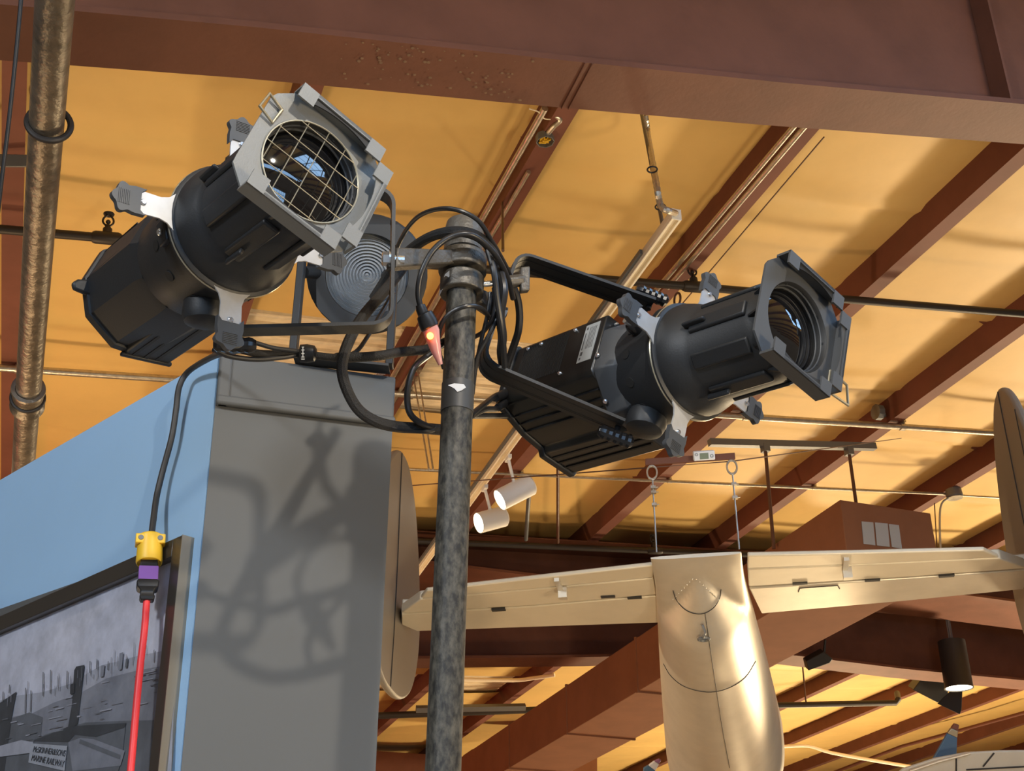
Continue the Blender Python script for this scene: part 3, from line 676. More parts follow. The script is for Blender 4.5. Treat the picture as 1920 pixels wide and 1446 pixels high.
sub(k.build('fin_grooves', 'chan', eL), lh)
k = MB(); k.prism([FL(.08, -.032, -.387), FL(.112, -.025, -.387), FL(.122, -.016, -.387), FL(.118, -.004, -.387), FL(.08, .002, -.387)], FL.z * .012); sub(k.build('rear_handle', 'black', eL, bevel=.004), lh)
k = MB()
for a in (2.75, .2, 4.4):
    u = math.cos(a) * FL.x + math.sin(a) * FL.y; g = fr_dir(FL(0, 0, -.03) + u * .1, u); k.box(g, -.014, .014, -.02, .02, -.004, .012); 
k.build('ring_lugs', 'black', eL, bevel=.003)
k = MB()
for a in (2.75, .2, 4.4):
    u = math.cos(a) * FL.x + math.sin(a) * FL.y; screw(k, fr_dir(FL(0, 0, -.03) + u * .113, u), .006)
k.build('lug_screws', 'chrome', eL)
wL = wvec(FL, (738, 487)); bL, yL, wdL, _ = yoke(FL, eL, wL, .300, .142, .124, -.085, .045)
# --- rectangular LED spotlight
eR = thing('stage_spotlight', FR_(0, 0, -.1), 'rectangular-bodied black stage spotlight with dark gel frame', 'spotlight')
stage_front(FR_, eR, math.radians(1), 'geldark', False)
sec = [(.106, -.085), (.112, -.079), (.112, .045), (.105, .056), (.03, .078), (-.018, .082), (-.026, .094), (-.112, .092), (-.115, .082), (-.115, -.085)]
k = MB(); k.prism([FR_(x, y, -.395) for x, y in sec], FR_.z * .255); lh = k.build('led_housing', 'ledblack', eR, bevel=.003)
k = MB(); k.prism([FR_(x * 1.05, y * 1.05, -.412) for x, y in sec], FR_.z * .017); k.build('rear_bezel', 'black', eR, bevel=.003)
k = MB()
for i in range(26): k.box(FR_, .112, .1132, -.074, .022, -.372 + i * .0052, -.370 + i * .0052)
sub(k.build('side_vents', 'chan', eR), lh)
k = MB()
for (y, z) in ((-.068, -.36), (-.068, -.32), (-.070, -.222), (.030, -.232)): screw(k, fr_dir(FR_(.1125, y, z), FR_.x), .0045)
sub(k.build('housing_screws', 'chrome', eR), lh)
k = MB()
for i, (x, y) in enumerate(((.075, .0655), (.055, .0715), (.035, .0772))): k.box(FR_, x - .002, x + .002, y - .001, y + .003, -.39, -.15)
for x in (-.045, -.065, -.085): k.box(FR_, x - .002, x + .002, .090, .0955, -.39, -.15)
sub(k.build('fin_grooves', 'chan', eR), lh)
k = MB(); k.prism([FR_(.1125, y, z) for y, z in ((-.070, -.190), (.020, -.190), (.020, -.152), (-.070, -.152))], FR_.x * .0008); lb = k.build('rating_label', 'label', eR)
k = MB()
for (y0, y1, z0, z1) in ((-.064, -.058, -.186, -.182), (-.05, -.01, -.1862, -.1838), (-.005, .004, -.186, -.180), (.008, .014, -.186, -.182)): k.box(FR_, .1133, .1136, y0, y1, z0, z1)
for i in range(5): k.box(FR_, .1133, .1136, -.062, -.010, -.176 + i * .004, -.1755 + i * .004 + .0008)
sub(k.build('label_print', 'inkgrey', eR), lb)
k = MB(); k.lathe(FR_, [(.118, -.142), (.118, -.125), (.108, -.10), (.1, -.09)], 8, a0=.39); k.build('adapter_plate', 'geldark', eR, bevel=.003)
k = MB()
for a in (.15, .95, 5.6, 3.7):
    u = math.cos(a) * FR_.x + math.sin(a) * FR_.y; screw(k, fr_dir(FR_(0, 0, -.134) + u * .113, u), .005)
k.build('adapter_screws', 'chrome', eR)
k = MB(); g = fr_dir(FR_(.104, -.02, -.05), FR_.x); k.lathe(g, [(.013, -.01), (.013, .016), (.010, .022)], 12); k.build('rotation_knob', 'blackgloss', eR)
k = MB(); k.cyl(g(0, 0, .020), g(0, 0, .034), .006, 10); k.build('knob_stud', 'chrome', eR)
wR = wvec(FR_, (942, 585)); bR, yR, wdR, _ = yoke(FR_, eR, wR, .326, .140, .128, -.085, .045, cw=.056)

# ------------------------------------------------------------------ pipe clamps
def clamp(label, pole_y, base, wv, yv, bolt_dir, hh, thk, handle_dir, sticker=None):
    P = onpole(pole_y); e = thing('pipe_clamp', P, label, 'clamp'); f = fr_dir(P, -dp)
    k = MB(); k.lathe(f, [(RP + .0005, -hh), (RP + thk, -hh), (RP + thk, hh), (RP + .0005, hh), (RP + .0005, -hh)], 40, cap=False); k.build('collar', 'clamp', e, bevel=.002)
    d = nrm(base - P); d = nrm(d - dp * (d @ dp)); g = Fr(P, d, np.cross(-dp, d), -dp); L = np.linalg.norm(base - P)
    k = MB(); tip = base; s = P + d * RP; up = -dp
    q = np.cross(d, up)
    k.prism([s + up * hh * .8 + q * .013, tip + up * .020 + q * .015, tip - up * .020 + q * .015, s - up * hh * .8 + q * .013], -q * .026); k.build('clamp_arm', 'clamp', e, bevel=.003)
    k = MB(); k.cyl(tip + wv * .02, tip - wv * .016, .007, 10); k.lathe(fr_dir(tip - wv * .006, -wv), [(.0125, 0), (.0125, .010), (.009, .012)], 6); k.lathe(fr_dir(tip - wv * .003, -wv), [(.015, 0), (.015, .003)], 20); k.build('yoke_bolt', 'chrome', e)
    h = nrm(handle_dir); s = P + h * (RP + thk * .5)
    k = MB(); k.cyl(s, s + h * .060, .0055, 12); k.build('clamp_bolt', 'chrome', e)
    k = MB(); t = s + h * .052; k.cyl(t, t + h * .034, .0125, 6); k.box(Fr(t + h * .034, h, -dp, np.cross(h, -dp)), -.006, .012, -.026, .026, -.007, .007); k.build('wing_handle', 'clamp', e, bevel=.003)
    return e
clamp('cast pipe clamp, upper collar on the black pole top', 497, bL, wL, yL, None, .0175, .0165, at(905, 470, 2.5) - onpole(497))
e = clamp('cast pipe clamp, lower collar on the black pole with paper scrap', 537, bR, wR, yR, None, .0175, .0125, at(985, 525, 2.33) - onpole(537))
k = MB(); Q = onpole(541); k.prism([onskin(818, 552, .0135), onskin(834, 530, .0135), onskin(842, 527, .0135), onskin(842, 537, .0135), onskin(822, 560, .0135)], tocam * .0012); 
sk_ = k.build('paper_scrap', 'paper', e)

# ------------------------------------------------------------------ cables round the pole
def cab(label, pts, r=.0048, m='cable', name='power_cable', group=None):
    P = smooth([at(*p) for p in pts], 8); k = MB(); k.tube(P, r, 10); return tag(k.build(name, m), label, 'cable', group)
cab('thin black cable arching high over the pole top', [(738, 520, 2.5), (746, 462, 2.42), (782, 408, 2.3), (838, 391, 2.22), (892, 410, 2.22), (922, 452, 2.26), (948, 498, 2.32), (962, 530, 2.36)], .0042)
cab('thick braided cable draped over the pole cap', [(700, 560, 2.45), (736, 505, 2.42), (768, 470, 2.34), (810, 443, 2.27), (858, 434, 2.24), (900, 446, 2.25), (926, 478, 2.28), (934, 520, 2.3), (930, 560, 2.31), (922, 600, 2.3)], .0095, 'cable2')
e = thing('lighted_plug_cable', at(800, 600, 2.17), 'black cable ending in a clear plug glowing orange', 'cable')
P = smooth([at(*p) for p in [(962, 560, 2.34), (952, 522, 2.30), (926, 474, 2.24), (886, 441, 2.2), (846, 444, 2.19), (812, 470, 2.18), (790, 512, 2.17), (784, 550, 2.17), (790, 582, 2.17)]], 8)
k = MB(); k.tube(P, .0052, 12); k.build('cord', 'cable', e)
k = MB(); k.tube([at(*p) for p in [(788, 572, 2.17), (790, 580, 2.17), (793, 588, 2.17), (796, 590, 2.17), (802, 604, 2.17), (806, 614, 2.17), (808, 617, 2.17)]], [.008, .0095, .0095, .0145, .0165, .016, .012], 16); k.build('connector_boot', 'cable', e)
k = MB(); k.tube([at(*p) for p in [(806, 613, 2.17), (809, 622, 2.17), (813, 640, 2.17), (818, 660, 2.17), (822, 672, 2.17), (826, 684, 2.17)]], [.0135, .0142, .0115, .0085, .0062, .004], 16); k.build('clear_plug', 'plugclear', e)
k = MB(); k.ball(at(806.5, 630, 2.155), .0058); k.build('indicator_lamp', 'orangeon', e)
cab('thick sleeved cable hanging in a loop below the round spotlight', [(772, 478, 2.42), (742, 520, 2.36), (712, 556, 2.28), (676, 600, 2.2), (650, 650, 2.16), (641, 690, 2.15), (650, 730, 2.15), (672, 768, 2.16), (704, 790, 2.17), (742, 800, 2.19), (790, 803, 2.22), (828, 806, 2.24)], .0098, 'cable2')
cab('thin cable running with the thick hanging loop', [(738, 548, 2.40), (712, 592, 2.33), (690, 630, 2.27), (664, 662, 2.22), (622, 668, 2.2)], .004)
cab('thin black cable sagging from the hanging loop to the pole', [(700, 790, 2.17), (736, 802, 2.18), (770, 808, 2.2), (806, 808, 2.22), (836, 800, 2.25)], .004)
e = thing('cable_bundle', at(570, 664, 2.2), 'black sleeved cable bundle with a lettered strap beneath the round spotlight', 'cable')
k = MB(); k.tube(smooth([at(*p) for p in [(440, 652, 2.12), (478, 662, 2.15), (520, 664, 2.18), (570, 664, 2.2), (620, 670, 2.2), (668, 670, 2.2), (712, 667, 2.2), (752, 660, 2.22), (800, 655, 2.24), (840, 640, 2.26)]], 8), [.0066 if i < 34 else .0085 for i in range(73)], 12); k.build('sleeve', 'cable2', e)
k = MB(); k.tube(smooth([at(*p) for p in [(400, 655, 2.1), (430, 668, 2.12), (480, 674, 2.15), (530, 670, 2.18), (565, 664, 2.2)]], 8), .0045, 10); k.build('cord', 'cable', e)
k = MB(); k.tube(smooth([at(*p) for p in [(470, 640, 2.14), (510, 652, 2.16), (545, 657, 2.18), (575, 661, 2.2)]], 8), .0040, 10); k.build('cord', 'cable', e)
g = fr_dir(at(572, 663, 2.2), RV, UV); k = MB(); k.lathe(g, [(.009, -.009), (.0155, -.008), (.0165, .004), (.014, .016), (.008, .020)], 18); k.build('strap', 'cable', e)
tx = at(568, 663, 2.178)
k = MB(); gl = Fr(tx, RV, UV, -FV)
for (y, w_, h_) in ((.011, .004, .0012), (.009, .0012, .004), (.006, .005, .0013), (.003, .0013, .004), (.0, .005, .0013), (-.003, .0013, .0045), (-.006, .0052, .0014), (-.0095, .006, .0016)): k.box(gl, -w_ / 2, w_ / 2, y - h_ / 2, y + h_ / 2, 0, .0006)
k.build('strap_lettering', 'paper', e)
cab('black cable bent in a flat loop beside the pole at panel edge', [(836, 640, 2.26), (806, 664, 2.22), (778, 688, 2.2), (766, 720, 2.19), (764, 756, 2.19), (772, 780, 2.19), (796, 797, 2.21), (830, 806, 2.25)], .0056)
cab('thick cord dropping past the yoke bend behind the pole', [(930, 490, 2.3), (944, 540, 2.26), (938, 590, 2.26), (942, 630, 2.27), (940, 660, 2.3), (944, 690, 2.34)], .0085)
cab('glossy black cord with a pale highlight along the yoke', [(915, 470, 2.26), (926, 510, 2.24), (932, 560, 2.24), (940, 610, 2.25), (944, 650, 2.27), (946, 688, 2.3)], .0056)
cab('black cord bowing out beside the yoke of the rectangular spotlight', [(952, 520, 2.34), (968, 552, 2.36), (974, 586, 2.37), (972, 620, 2.38), (962, 652, 2.4), (950, 686, 2.42)], .0072)
cab('thin cord looping round the pole below the clamps', [(832, 690, 2.27), (822, 650, 2.23), (826, 612, 2.21), (846, 586, 2.205), (876, 574, 2.205), (902, 578, 2.23), (918, 596, 2.27)], .0042)
cab('thin cord crossing behind the pole below the clamps', [(890, 632, 2.3), (906, 622, 2.28), (922, 600, 2.26), (930, 570, 2.26), (926, 540, 2.27)], .0042)
cab('thin cord slanting from pole to yoke bend', [(886, 712, 2.27), (894, 672, 2.26), (910, 640, 2.26), (928, 606, 2.26), (936, 570, 2.27)], .0038)
cab('straight thin cord hugging the far side of the pole', [(886, 740, 2.27), (892, 690, 2.27), (902, 640, 2.27), (914, 590, 2.27), (920, 548, 2.28)], .0038)
e = thing('tail_cables', FR_(.09, .03, -.42), 'three black tail leads from the rectangular spotlight rear', 'cable', None)
for P in ([(950, 738, 2.60), (930, 742, 2.5), (906, 760, 2.36), (884, 778, 2.27)], [(950, 752, 2.60), (932, 766, 2.5), (908, 768, 2.36), (882, 782, 2.27)], [(956, 780, 2.60), (930, 780, 2.5), (906, 780, 2.36), (880, 780, 2.27)]):
    k = MB(); k.tube(smooth([at(*p) for p in P], 8), .0056, 10); k.build('lead', 'cable', e)
k = MB()
for a, b in (((950, 738, 2.60), (928, 746, 2.49)), ((950, 752, 2.60), (934, 764, 2.5))): k.tube([at(*a), at(*b)], [.011, .008], 12)
k.build('connector_boot', 'cable', e)

# ------------------------------------------------------------------ exhibit wall
P0 = at(412, 669, 2.75); gv = nrm(ray(10400, 2008)); gv[2] = 0; gv = nrm(gv); bv = nrm(ray(-1918, 2008)); bv[2] = 0; bv = nrm(bv)
gn = np.array([gv[1], -gv[0], 0]); gn = gn if gn @ (CAM - P0) > 0 else -gn
bn = np.array([bv[1], -bv[0], 0]); bn = bn if bn @ (CAM - P0) > 0 else -bn
def ongrey0(x, y): return onpl(x, y, gn, (P0 - CAM) @ gn)
cv = nrm(P0 - ongrey0(339, 1446)); cv = cv / cv[2]      # corner line, one unit of height
bn = nrm(np.cross(bv, cv)); bn = bn if bn @ (CAM - P0) > 0 else -bn
def ongrey(x, y, o=0.): return onpl(x, y, gn, (P0 - CAM) @ gn + o)
def onblue(x, y, o=0.): return onpl(x, y, bn, (P0 - CAM) @ bn + o)
Lg = (ongrey(739, 725) - P0) @ gv; ztop = P0[2]
e = thing('exhibit_wall', (P0[0], P0[1], 0), 'angled exhibit wall, charcoal face and pale blue face meeting at a corner', 'display wall')
foot = [P0, P0 + gv * Lg, P0 + gv * Lg - gn * .5, P0 + bv * 3.4 - gn * .9 * 0 + gv * .9, P0 + bv * 3.4]
foot = [np.array([p[0], p[1], 0]) for p in foot]
k = MB(); F0 = P0 - cv * ztop; k.add([F0 - gn * .004 - bn * .004] + [p - gn * .004 for p in foot[1:]] + [P0 - gn * .004 - bn * .004] + [p - gn * .004 + ZV * ztop for p in foot[1:]], [(4, 3, 2, 1, 0), (5, 6, 7, 8, 9), (0, 1, 6, 5), (1, 2, 7, 6), (2, 3, 8, 7), (3, 4, 9, 8), (4, 0, 5, 9)])
k.build('wall_core', 'panel', e)
F0 = P0 - cv * ztop; k = MB(); a = F0; b = F0 + bv * 3.4; k.prism([a + bn * .003, b + bn * .003, b + bn * .003 + cv * (ztop + .006), a + bn * .003 + cv * (ztop + .006)], -bn * .006); k.build('blue_face', 'bluewall', e)
k = MB(); a = F0; b = foot[1]; k.prism([a, b, b + ZV * ztop, a + cv * ztop], gn * .004); k.build('charcoal_face', 'panel', e)
zb = ongrey(418, 766)[2]
k = MB(); k.prism([P0 + gn * .004, P0 + gv * Lg + gn * .004, P0 + gv * Lg + gn * .004 + ZV * (zb - ztop), P0 + gn * .004 + cv * (zb - ztop)], gn * .012); k.build('cap_band', 'panel', e, bevel=.004)
k = MB(); a = P0 + cv * (zb - ztop) + gn * .004; k.prism([a, a + gv * Lg, a + gv * Lg + ZV * .022, a + ZV * .022], gn * .020); a = P0 + gn * .004; k.prism([a, a + gv * .028, a + gv * .028 + cv * (zb - ztop), a + cv * (zb - ztop)], gn * .018); k.build('band_moulding', 'panel', e, bevel=.006)
k = MB(); rr = random.Random(8)
for i in range(26):
    q = ongrey(rr.uniform(697, 728), 702) - gn * rr.uniform(.0, .02); k.tube([q + ZV * (ztop - q[2] + .002 + rr.uniform(0, .012)), q + gv * rr.uniform(-.02, .02) + ZV * (ztop - q[2] + rr.uniform(0, .014))], rr.uniform(.001, .003), 5)
tag(k.build('nest_debris', 'tan'), 'little brown wad of twigs on the top edge of charcoal wall', 'debris')
# framed photograph
o1 = .030
e = thing('framed_photograph', onblue(315, 1250, .0), 'large framed old harbour photograph on the pale blue wall', 'picture')
def bq(x, y, o): return onblue(x, y, o)
dn = lambda P, z: np.array([P[0], P[1], z])
TR = bq(342, 1003, o1); IR = bq(321, 1044, o1); zlow = .55; far = 2.6
def bf(u, z, o): return P0 - cv * (ztop - z) + bv * u + bn * o
def uz(P, o): z = (P - bn * o)[2]; return ((P - bn * o) - (P0 - cv * (ztop - z))) @ bv, z
uO, zO = uz(TR, o1); uI, zI = uz(IR, o1)
k = MB()
for (u0, u1, z0, z1) in ((uO, uI, zlow, zO), (uI, far, zI, zO), (far, far + uI - uO, zlow, zO), (uI, far, zlow, zlow + zO - zI)):
    k.prism([bf(u0, z0, .003), bf(u1, z0, .003), bf(u1, z1, .003), bf(u0, z1, .003)], bn * (o1 - .003))
k.build('frame', 'frame', e, bevel=.0015)
k = MB(); k.prism([bf(uO - .002, zlow, .003), bf(uO, zlow, .003), bf(uO, zO, .003), bf(uO - .002, zO, .003)], bn * (o1 - .002)); k.build('frame_edge', 'framelight', e)
k = MB()
def pc(pts, lay, mi): k.poly([bq(x, y, .012 + lay * .0006) for x, y in pts], mi)
k.prism([bf(uI, zlow, .004), bf(far, zlow, .004), bf(far, zI, .004), bf(uI, zI, .004)], bn * .0078, 0)
for nm, c in (('print_sky', (.54, .55, .64)), ('print_haze', (.36, .37, .43)), ('print_hill', (.22, .23, .27)), ('print_mid', (.125, .135, .155)), ('print_dark', (.055, .06, .07)), ('print_pale', (.36, .38, .43))):
    M[nm] = mat(nm, c, .45, var=.30, vscale=16)
pc([(-40, 1325), (30, 1305), (80, 1298), (130, 1283), (165, 1262), (190, 1248), (230, 1238), (258, 1230), (300, 1222), (330, 1215), (320, 1480), (-40, 1480)], 1, 1)
pc([(20, 1345), (60, 1338), (100, 1318), (150, 1300), (200, 1272), (255, 1258), (320, 1246), (312, 1480), (-40, 1480), (-40, 1350)], 2, 2)
pc([(-10, 1400), (14, 1350), (55, 1336), (80, 1345), (76, 1385), (110, 1370), (160, 1355), (230, 1352), (310, 1350), (300, 1480), (-40, 1480)], 3, 3)
pc([(-40, 1325), (0, 1318), (31, 1297), (22, 1345), (8, 1446), (5, 1480), (-40, 1480)], 4, 4)
pc([(139, 1257), (143, 1250), (158, 1247), (156, 1266), (151, 1310), (144, 1372), (126, 1372), (135, 1320)], 5, 4)
pc([(57, 1390), (90, 1376), (126, 1365), (145, 1358), (236, 1356), (230, 1410), (222, 1446), (220, 1480), (50, 1480)], 5, 3)
pc([(57, 1390), (90, 1378), (130, 1362), (236, 1356), (234, 1364), (180, 1382), (140, 1378), (128, 1392)], 6, 4)
pc([(128, 1392), (150, 1384), (175, 1386), (234, 1408), (226, 1436), (136, 1446)], 6, 2)
for (x, y0, y1) in ((47, 1290, 1338), (57, 1295, 1335), (80, 1260, 1305), (94, 1256, 1300), (125, 1258, 1290), (168, 1240, 1262), (181, 1236, 1255), (202, 1240, 1256), (17, 1284, 1300), (5, 1297, 1316)):
    pc([(x, y0), (x + 1.6, y0), (x + .6, y1), (x - 1, y1)], 7, 3)
pc([(224, 1225), (231, 1223), (228, 1255), (222, 1257)], 7, 2); pc([(190, 1248), (196, 1247), (194, 1268), (188, 1270)], 7, 2); pc([(236, 1236), (240, 1234), (238, 1252), (234, 1252)], 7, 3)
rp = random.Random(5)
for i in range(46):
    x = rp.uniform(0, 300); y = 1338 - x * .30 + rp.uniform(-4, 70); w = rp.uniform(5, 26); h = rp.uniform(.7, 2.6); pc([(x, y), (x + w, y - w * .22), (x + w, y - w * .22 + h), (x, y + h)], 6.5, rp.choice((1, 1, 2, 3)))
for i in range(34):
    x = rp.uniform(10, 300); y = 1326 - x * .34 + rp.uniform(-8, 14); h = rp.uniform(4, 34); pc([(x, y - h), (x + .9, y - h), (x + .3, y), (x - .7, y)], 6.6, rp.choice((1, 2, 2)))
pc([(-5, 1400), (40, 1388), (62, 1392), (58, 1412), (-5, 1420)], 6.8, 1); pc([(132, 1284), (140, 1280), (139, 1300), (131, 1302)], 7.2, 4)
pc([(150, 1386), (226, 1416), (224, 1424), (148, 1394)], 7.2, 3); pc([(58, 1394), (126, 1399), (121, 1446), (53, 1430)], 8, 5)
pp = k.build('photo_print', ['print_sky', 'print_haze', 'print_hill', 'print_mid', 'print_dark', 'print_pale'], e, ang=1)
for txt, ya, yb in (('McSKINNER&SONS', (61, 1410, 121, 1418.5), 1399), ('MARINE RAILWAY', (58, 1426, 118.5, 1438.5), 1414.5)):
    A = bq(ya[0], ya[1], .0178); E_ = bq(ya[2], ya[3], .0178); c = bpy.data.curves.new('sign_lettering', 'FONT'); c.body = txt; c.size = 1; c.extrude = .004; c.materials.append(M['print_dark'])
    o = bpy.data.objects.new('sign_lettering', c); COL.objects.link(o); bpy.context.view_layer.update()
    wdt = max(v[0] for v in o.bound_box) - min(v[0] for v in o.bound_box); xv = E_ - A; Lx = np.linalg.norm(xv); up = bq(ya[0] + 1, yb, .0178) - A
    sx = Lx / wdt; sy = np.linalg.norm(up) / .73; xa = nrm(xv); za = bn; yaa = nrm(np.cross(za, xa))
    from mathutils import Matrix
    mw = Matrix(((xa[0] * sx, yaa[0] * sy, za[0] * .05, A[0]), (xa[1] * sx, yaa[1] * sy, za[1] * .05, A[1]), (xa[2] * sx, yaa[2] * sy, za[2] * .05, A[2]), (0, 0, 0, 1)))
    dg = bpy.context.evaluated_depsgraph_get(); me = bpy.data.meshes.new_from_object(o.evaluated_get(dg)); me.transform(mw); me.transform(Matrix.Translation(-Vector(ORG[e.name])))
    bpy.data.objects.remove(o); t = bpy.data.objects.new('sign_lettering', me); COL.objects.link(t); t.parent = pp
# --- drop cord with yellow connector, red cord
def bz(x, y, o): P = onblue(x, y, o); return P
e = thing('black_drop_cord', bz(283, 1005, .05), 'black cord hanging down the blue wall to a yellow connector', 'cord')
P = smooth([at(470, 652, 2.3), at(440, 658, 2.45), at(412, 664, 2.60), at(385, 676, 2.69), at(352, 698, 2.76), bz(336, 726, .035), bz(330, 770, .03), bz(322, 820, .03), bz(306, 880, .03), bz(294, 930, .035), bz(287, 980, .045), bz(283, 1012, .05)], 10)
k = MB(); k.tube(P, .0065, 12); k.build('cord', 'cord', e)
cc = bz(282, 1008, .055); c1 = bz(279.5, 1058, .058); fc = nrm((CAM - cc) * (1, 1, 0)); dv = nrm(c1 - cc); g = fr_dir(cc, dv, fc); Lc = np.linalg.norm(c1 - cc)
k = MB(); k.lathe(g, [(.012, -.004), (.026, 0), (.027, .006), (.0245, .012), (.026, Lc - .005), (.024, Lc), (.021, Lc - .004)], 28); k.box(fr_dir(g(0, 0, .009), fc, -dv), -.029, .029, -.011, .009, -.012, .022); k.build('yellow_connector', 'yellow', e, bevel=.002)
k = MB()
for sx in (-.019, .019): k.lathe(fr_dir(g(0, 0, .009) + fc * .022 + np.cross(fc, dv) * sx, fc), [(.0055, 0), (.005, .0015)], 12)
k.build('cord_grip_screws', 'strut', e)
e = thing('red_extension_cord', bz(277, 1090, .055), 'red extension cord with purple taped black plug', 'cord')
q0 = bz(279.5, 1052, .057); q1 = bz(275, 1128, .057); dv = nrm(q1 - q0); Lp = np.linalg.norm(q1 - q0); g = fr_dir(q0, dv, fc)
def sqsec(k, prof, g): 
    V = []; F = []
    for h, z in prof: V += [g(a * h, b * h * .8, z) for a, b in ((1, 1), (-1, 1), (-1, -1), (1, -1))]
    for i in range(len(prof) - 1): F += [(4 * i + j, 4 * i + (j + 1) % 4, 4 * i + 4 + (j + 1) % 4, 4 * i + 4 + j) for j in range(4)]
    F += [(3, 2, 1, 0), tuple(4 * (len(prof) - 1) + j for j in range(4))]; k.add(V, F)
k = MB(); sqsec(k, [(.016, 0), (.0175, Lp * .15), (.0175, Lp * .50), (.0215, Lp * .58), (.020, Lp * .70), (.014, Lp * .76), (.0125, Lp * .84), (.015, Lp * .92), (.012, Lp)], g); pg = k.build('plug', 'cable', e, bevel=.002)
k = MB(); sqsec(k, [(.0184, Lp * .19), (.0188, Lp * .2), (.0188, Lp * .52), (.0184, Lp * .53)], g); sub(k.build('purple_tape', 'purple', e, bevel=.001), pg)
k = MB(); k.tube(smooth([g(0, 0, Lp - .005), bz(271, 1180, .06), bz(264, 1240, .062), bz(257, 1310, .064), bz(250, 1390, .066), bz(243, 1470, .07), bz(225, 1700, .08)] , 8), .0068, 14); k.build('cord', 'red', e)

# ------------------------------------------------------------------ fresnel behind
ZF = 2.97; cF = at(688, 516, ZF); fz = nrm(at(640, 640, 1.0) - cF); fF = fr_dir(cF, fz)
e = thing('fresnel_light', cF - ZV * .2, 'black stage light with ribbed round lens behind the yoke strap', 'spotlight')
k = MB(); k.lathe(fF, [(.04, -.26), (.10, -.25), (.135, -.2), (.145, -.12), (.143, -.07), (.12, -.045), (.104, -.04), (.104, -.012), (.0965, -.012), (.0965, -.03)], 40, cap=False); k.build('housing', 'black', e)
k = MB(); n = 64; V = []; F = []; h, c, rin = .117, .042, .0965; fo = fF.rotz(math.radians(4))
for z in (-.010, .0):
    for i in range(n): a = 2 * math.pi * i / n + .0245; V.append(fo(rin * math.cos(a), rin * math.sin(a), z))
    for i in range(n):
        a = 2 * math.pi * i / n + .0245; dx, dy = math.cos(a), math.sin(a); r = min(h / max(abs(dx), 1e-6), h / max(abs(dy), 1e-6), (2 * h - c) / (abs(dx) + abs(dy))); V.append(fo(r * dx, r * dy, z))
for i in range(n): j = (i + 1) % n; F += [(i, n + i, n + j, j), (2 * n + i, 2 * n + j, 3 * n + j, 3 * n + i), (i, j, 2 * n + j, 2 * n + i), (n + i, 3 * n + i, 3 * n + j, n + j)]
k.add(V, F); k.build('gel_frame_holder', 'geldark', e, ang=25)
prof = []; nr = 13
for i in range(nr): r0 = .0955 * (i + 1) / nr; r1 = .0955 * i / nr; prof += [(max(r1, .0006), -.016 + (.0 if i == 0 else .0)), (r0 - .001, -.024 + (.002 if i < 2 else 0)), (r0, -.016)]
k = MB(); k.lathe(fF, prof[::-1], 64, cap=False); k.build('ribbed_lens', 'fres', e, ang=15)
xl = at(565, 500, 2.9); xr = at(738, 516, 2.9)
for (x, y0, y1, Z) in ((568, 470, 690, 2.88), (740, 500, 716, 2.93)):
    A = at(x, y0, Z); E2 = np.array([A[0], A[1], ztop + .008]); k = MB(); k.sweep([A, E2], nrm(fz - ZV * (fz @ ZV)) , .03, .006) if False else k.sweep([A, E2], RV, .016, .03); k.build('yoke_leg', 'black', e, bevel=.002)
A = at(568, 500, 2.88); E2 = at(740, 500, 2.93); k = MB(); a0 = np.array([A[0], A[1], ztop + .003]); b0 = np.array([E2[0], E2[1], ztop + .003]); k.sweep([a0, b0], FV * 0 + np.array([0, 1., 0]), .04, .006); k.build('yoke_base', 'black', e)
k = MB(); k.cyl(at(568, 510, 2.88), at(600, 512, 2.99), .014, 14); k.cyl(at(740, 516, 2.93), at(725, 516, 3.0), .014, 14); k.build('pivot_bolts', 'black', e)

# ------------------------------------------------------------------ aircraft tail
hW = 2.07
gA = nrm(ray(1455, 2008)); gA[2] = 0; gA = nrm(gA); sA = np.array([gA[1], -gA[0], 0])
Z0 = onz(1305, 1045, hW); A0 = np.array([Z0[0], Z0[1], CAM[2] + hW]); fA = Fr(A0, gA, sA, ZV)      # t forward, s across, h up
eA = thing('aircraft_tail', A0, 'silver aircraft tail with twin fins hanging from the roof', 'aircraft')
def flat(name, pts, th, m, tap=None, lift=0.):
    k = MB(); P = [onz(x, y, hW + lift) for x, y in pts]; k.prism(P, ZV * th); return k.build(name, m, eA, bevel=.006)
flat('elevator', [(1402, 1043), (1600, 1039), (1845, 1033), (1873, 1046), (1640, 1057), (1402, 1066)], .022, 'silverpaint')
flat('elevator', [(1402, 1068.5), (1640, 1059), (1876, 1048), (1925, 1066), (1700, 1082), (1404, 1100)], .05, 'silverpaint')
flat('stabilizer', [(1405, 1104), (1700, 1086), (1932, 1069), (1932, 1104), (1700, 1127), (1428, 1151)], .085, 'alu')
flat('elevator', [(1226, 1061), (1000, 1086), (800, 1109), (789, 1122), (1000, 1104), (1224, 1083)], .022, 'silverpaint')
flat('elevator', [(1225, 1085.5), (1000, 1106), (787, 1125), (752, 1150), (1000, 1135), (1231, 1115)], .05, 'silverpaint')
flat('stabilizer', [(1232, 1118.5), (1000, 1138), (753, 1153), (753, 1172), (782, 1184), (1000, 1176), (1236, 1168)], .085, 'silverpaint')
k = MB()
for x, y in ((1049, 1098), (1585, 1060)):
    q = onz(x, y, hW - .004); f = Fr(q, gA, sA, ZV); k.box(f, -.10, .06, -.012, .012, -.014, .004); k.box(f, .03, .07, -.012, .03, -.05, .004)
k.build('trim_horn', 'alu', eA)
k = MB()
for x, y in ((1140, 1119), (1190, 1121), (935, 1144), (1500, 1094), (1636, 1088), (1775, 1080)):
    q = onz(x, y, hW - .003); k.box(Fr(q, gA, sA, ZV), -.012, .012, -.035, .035, -.004, .01)
k.build('hinges', 'seam', eA)
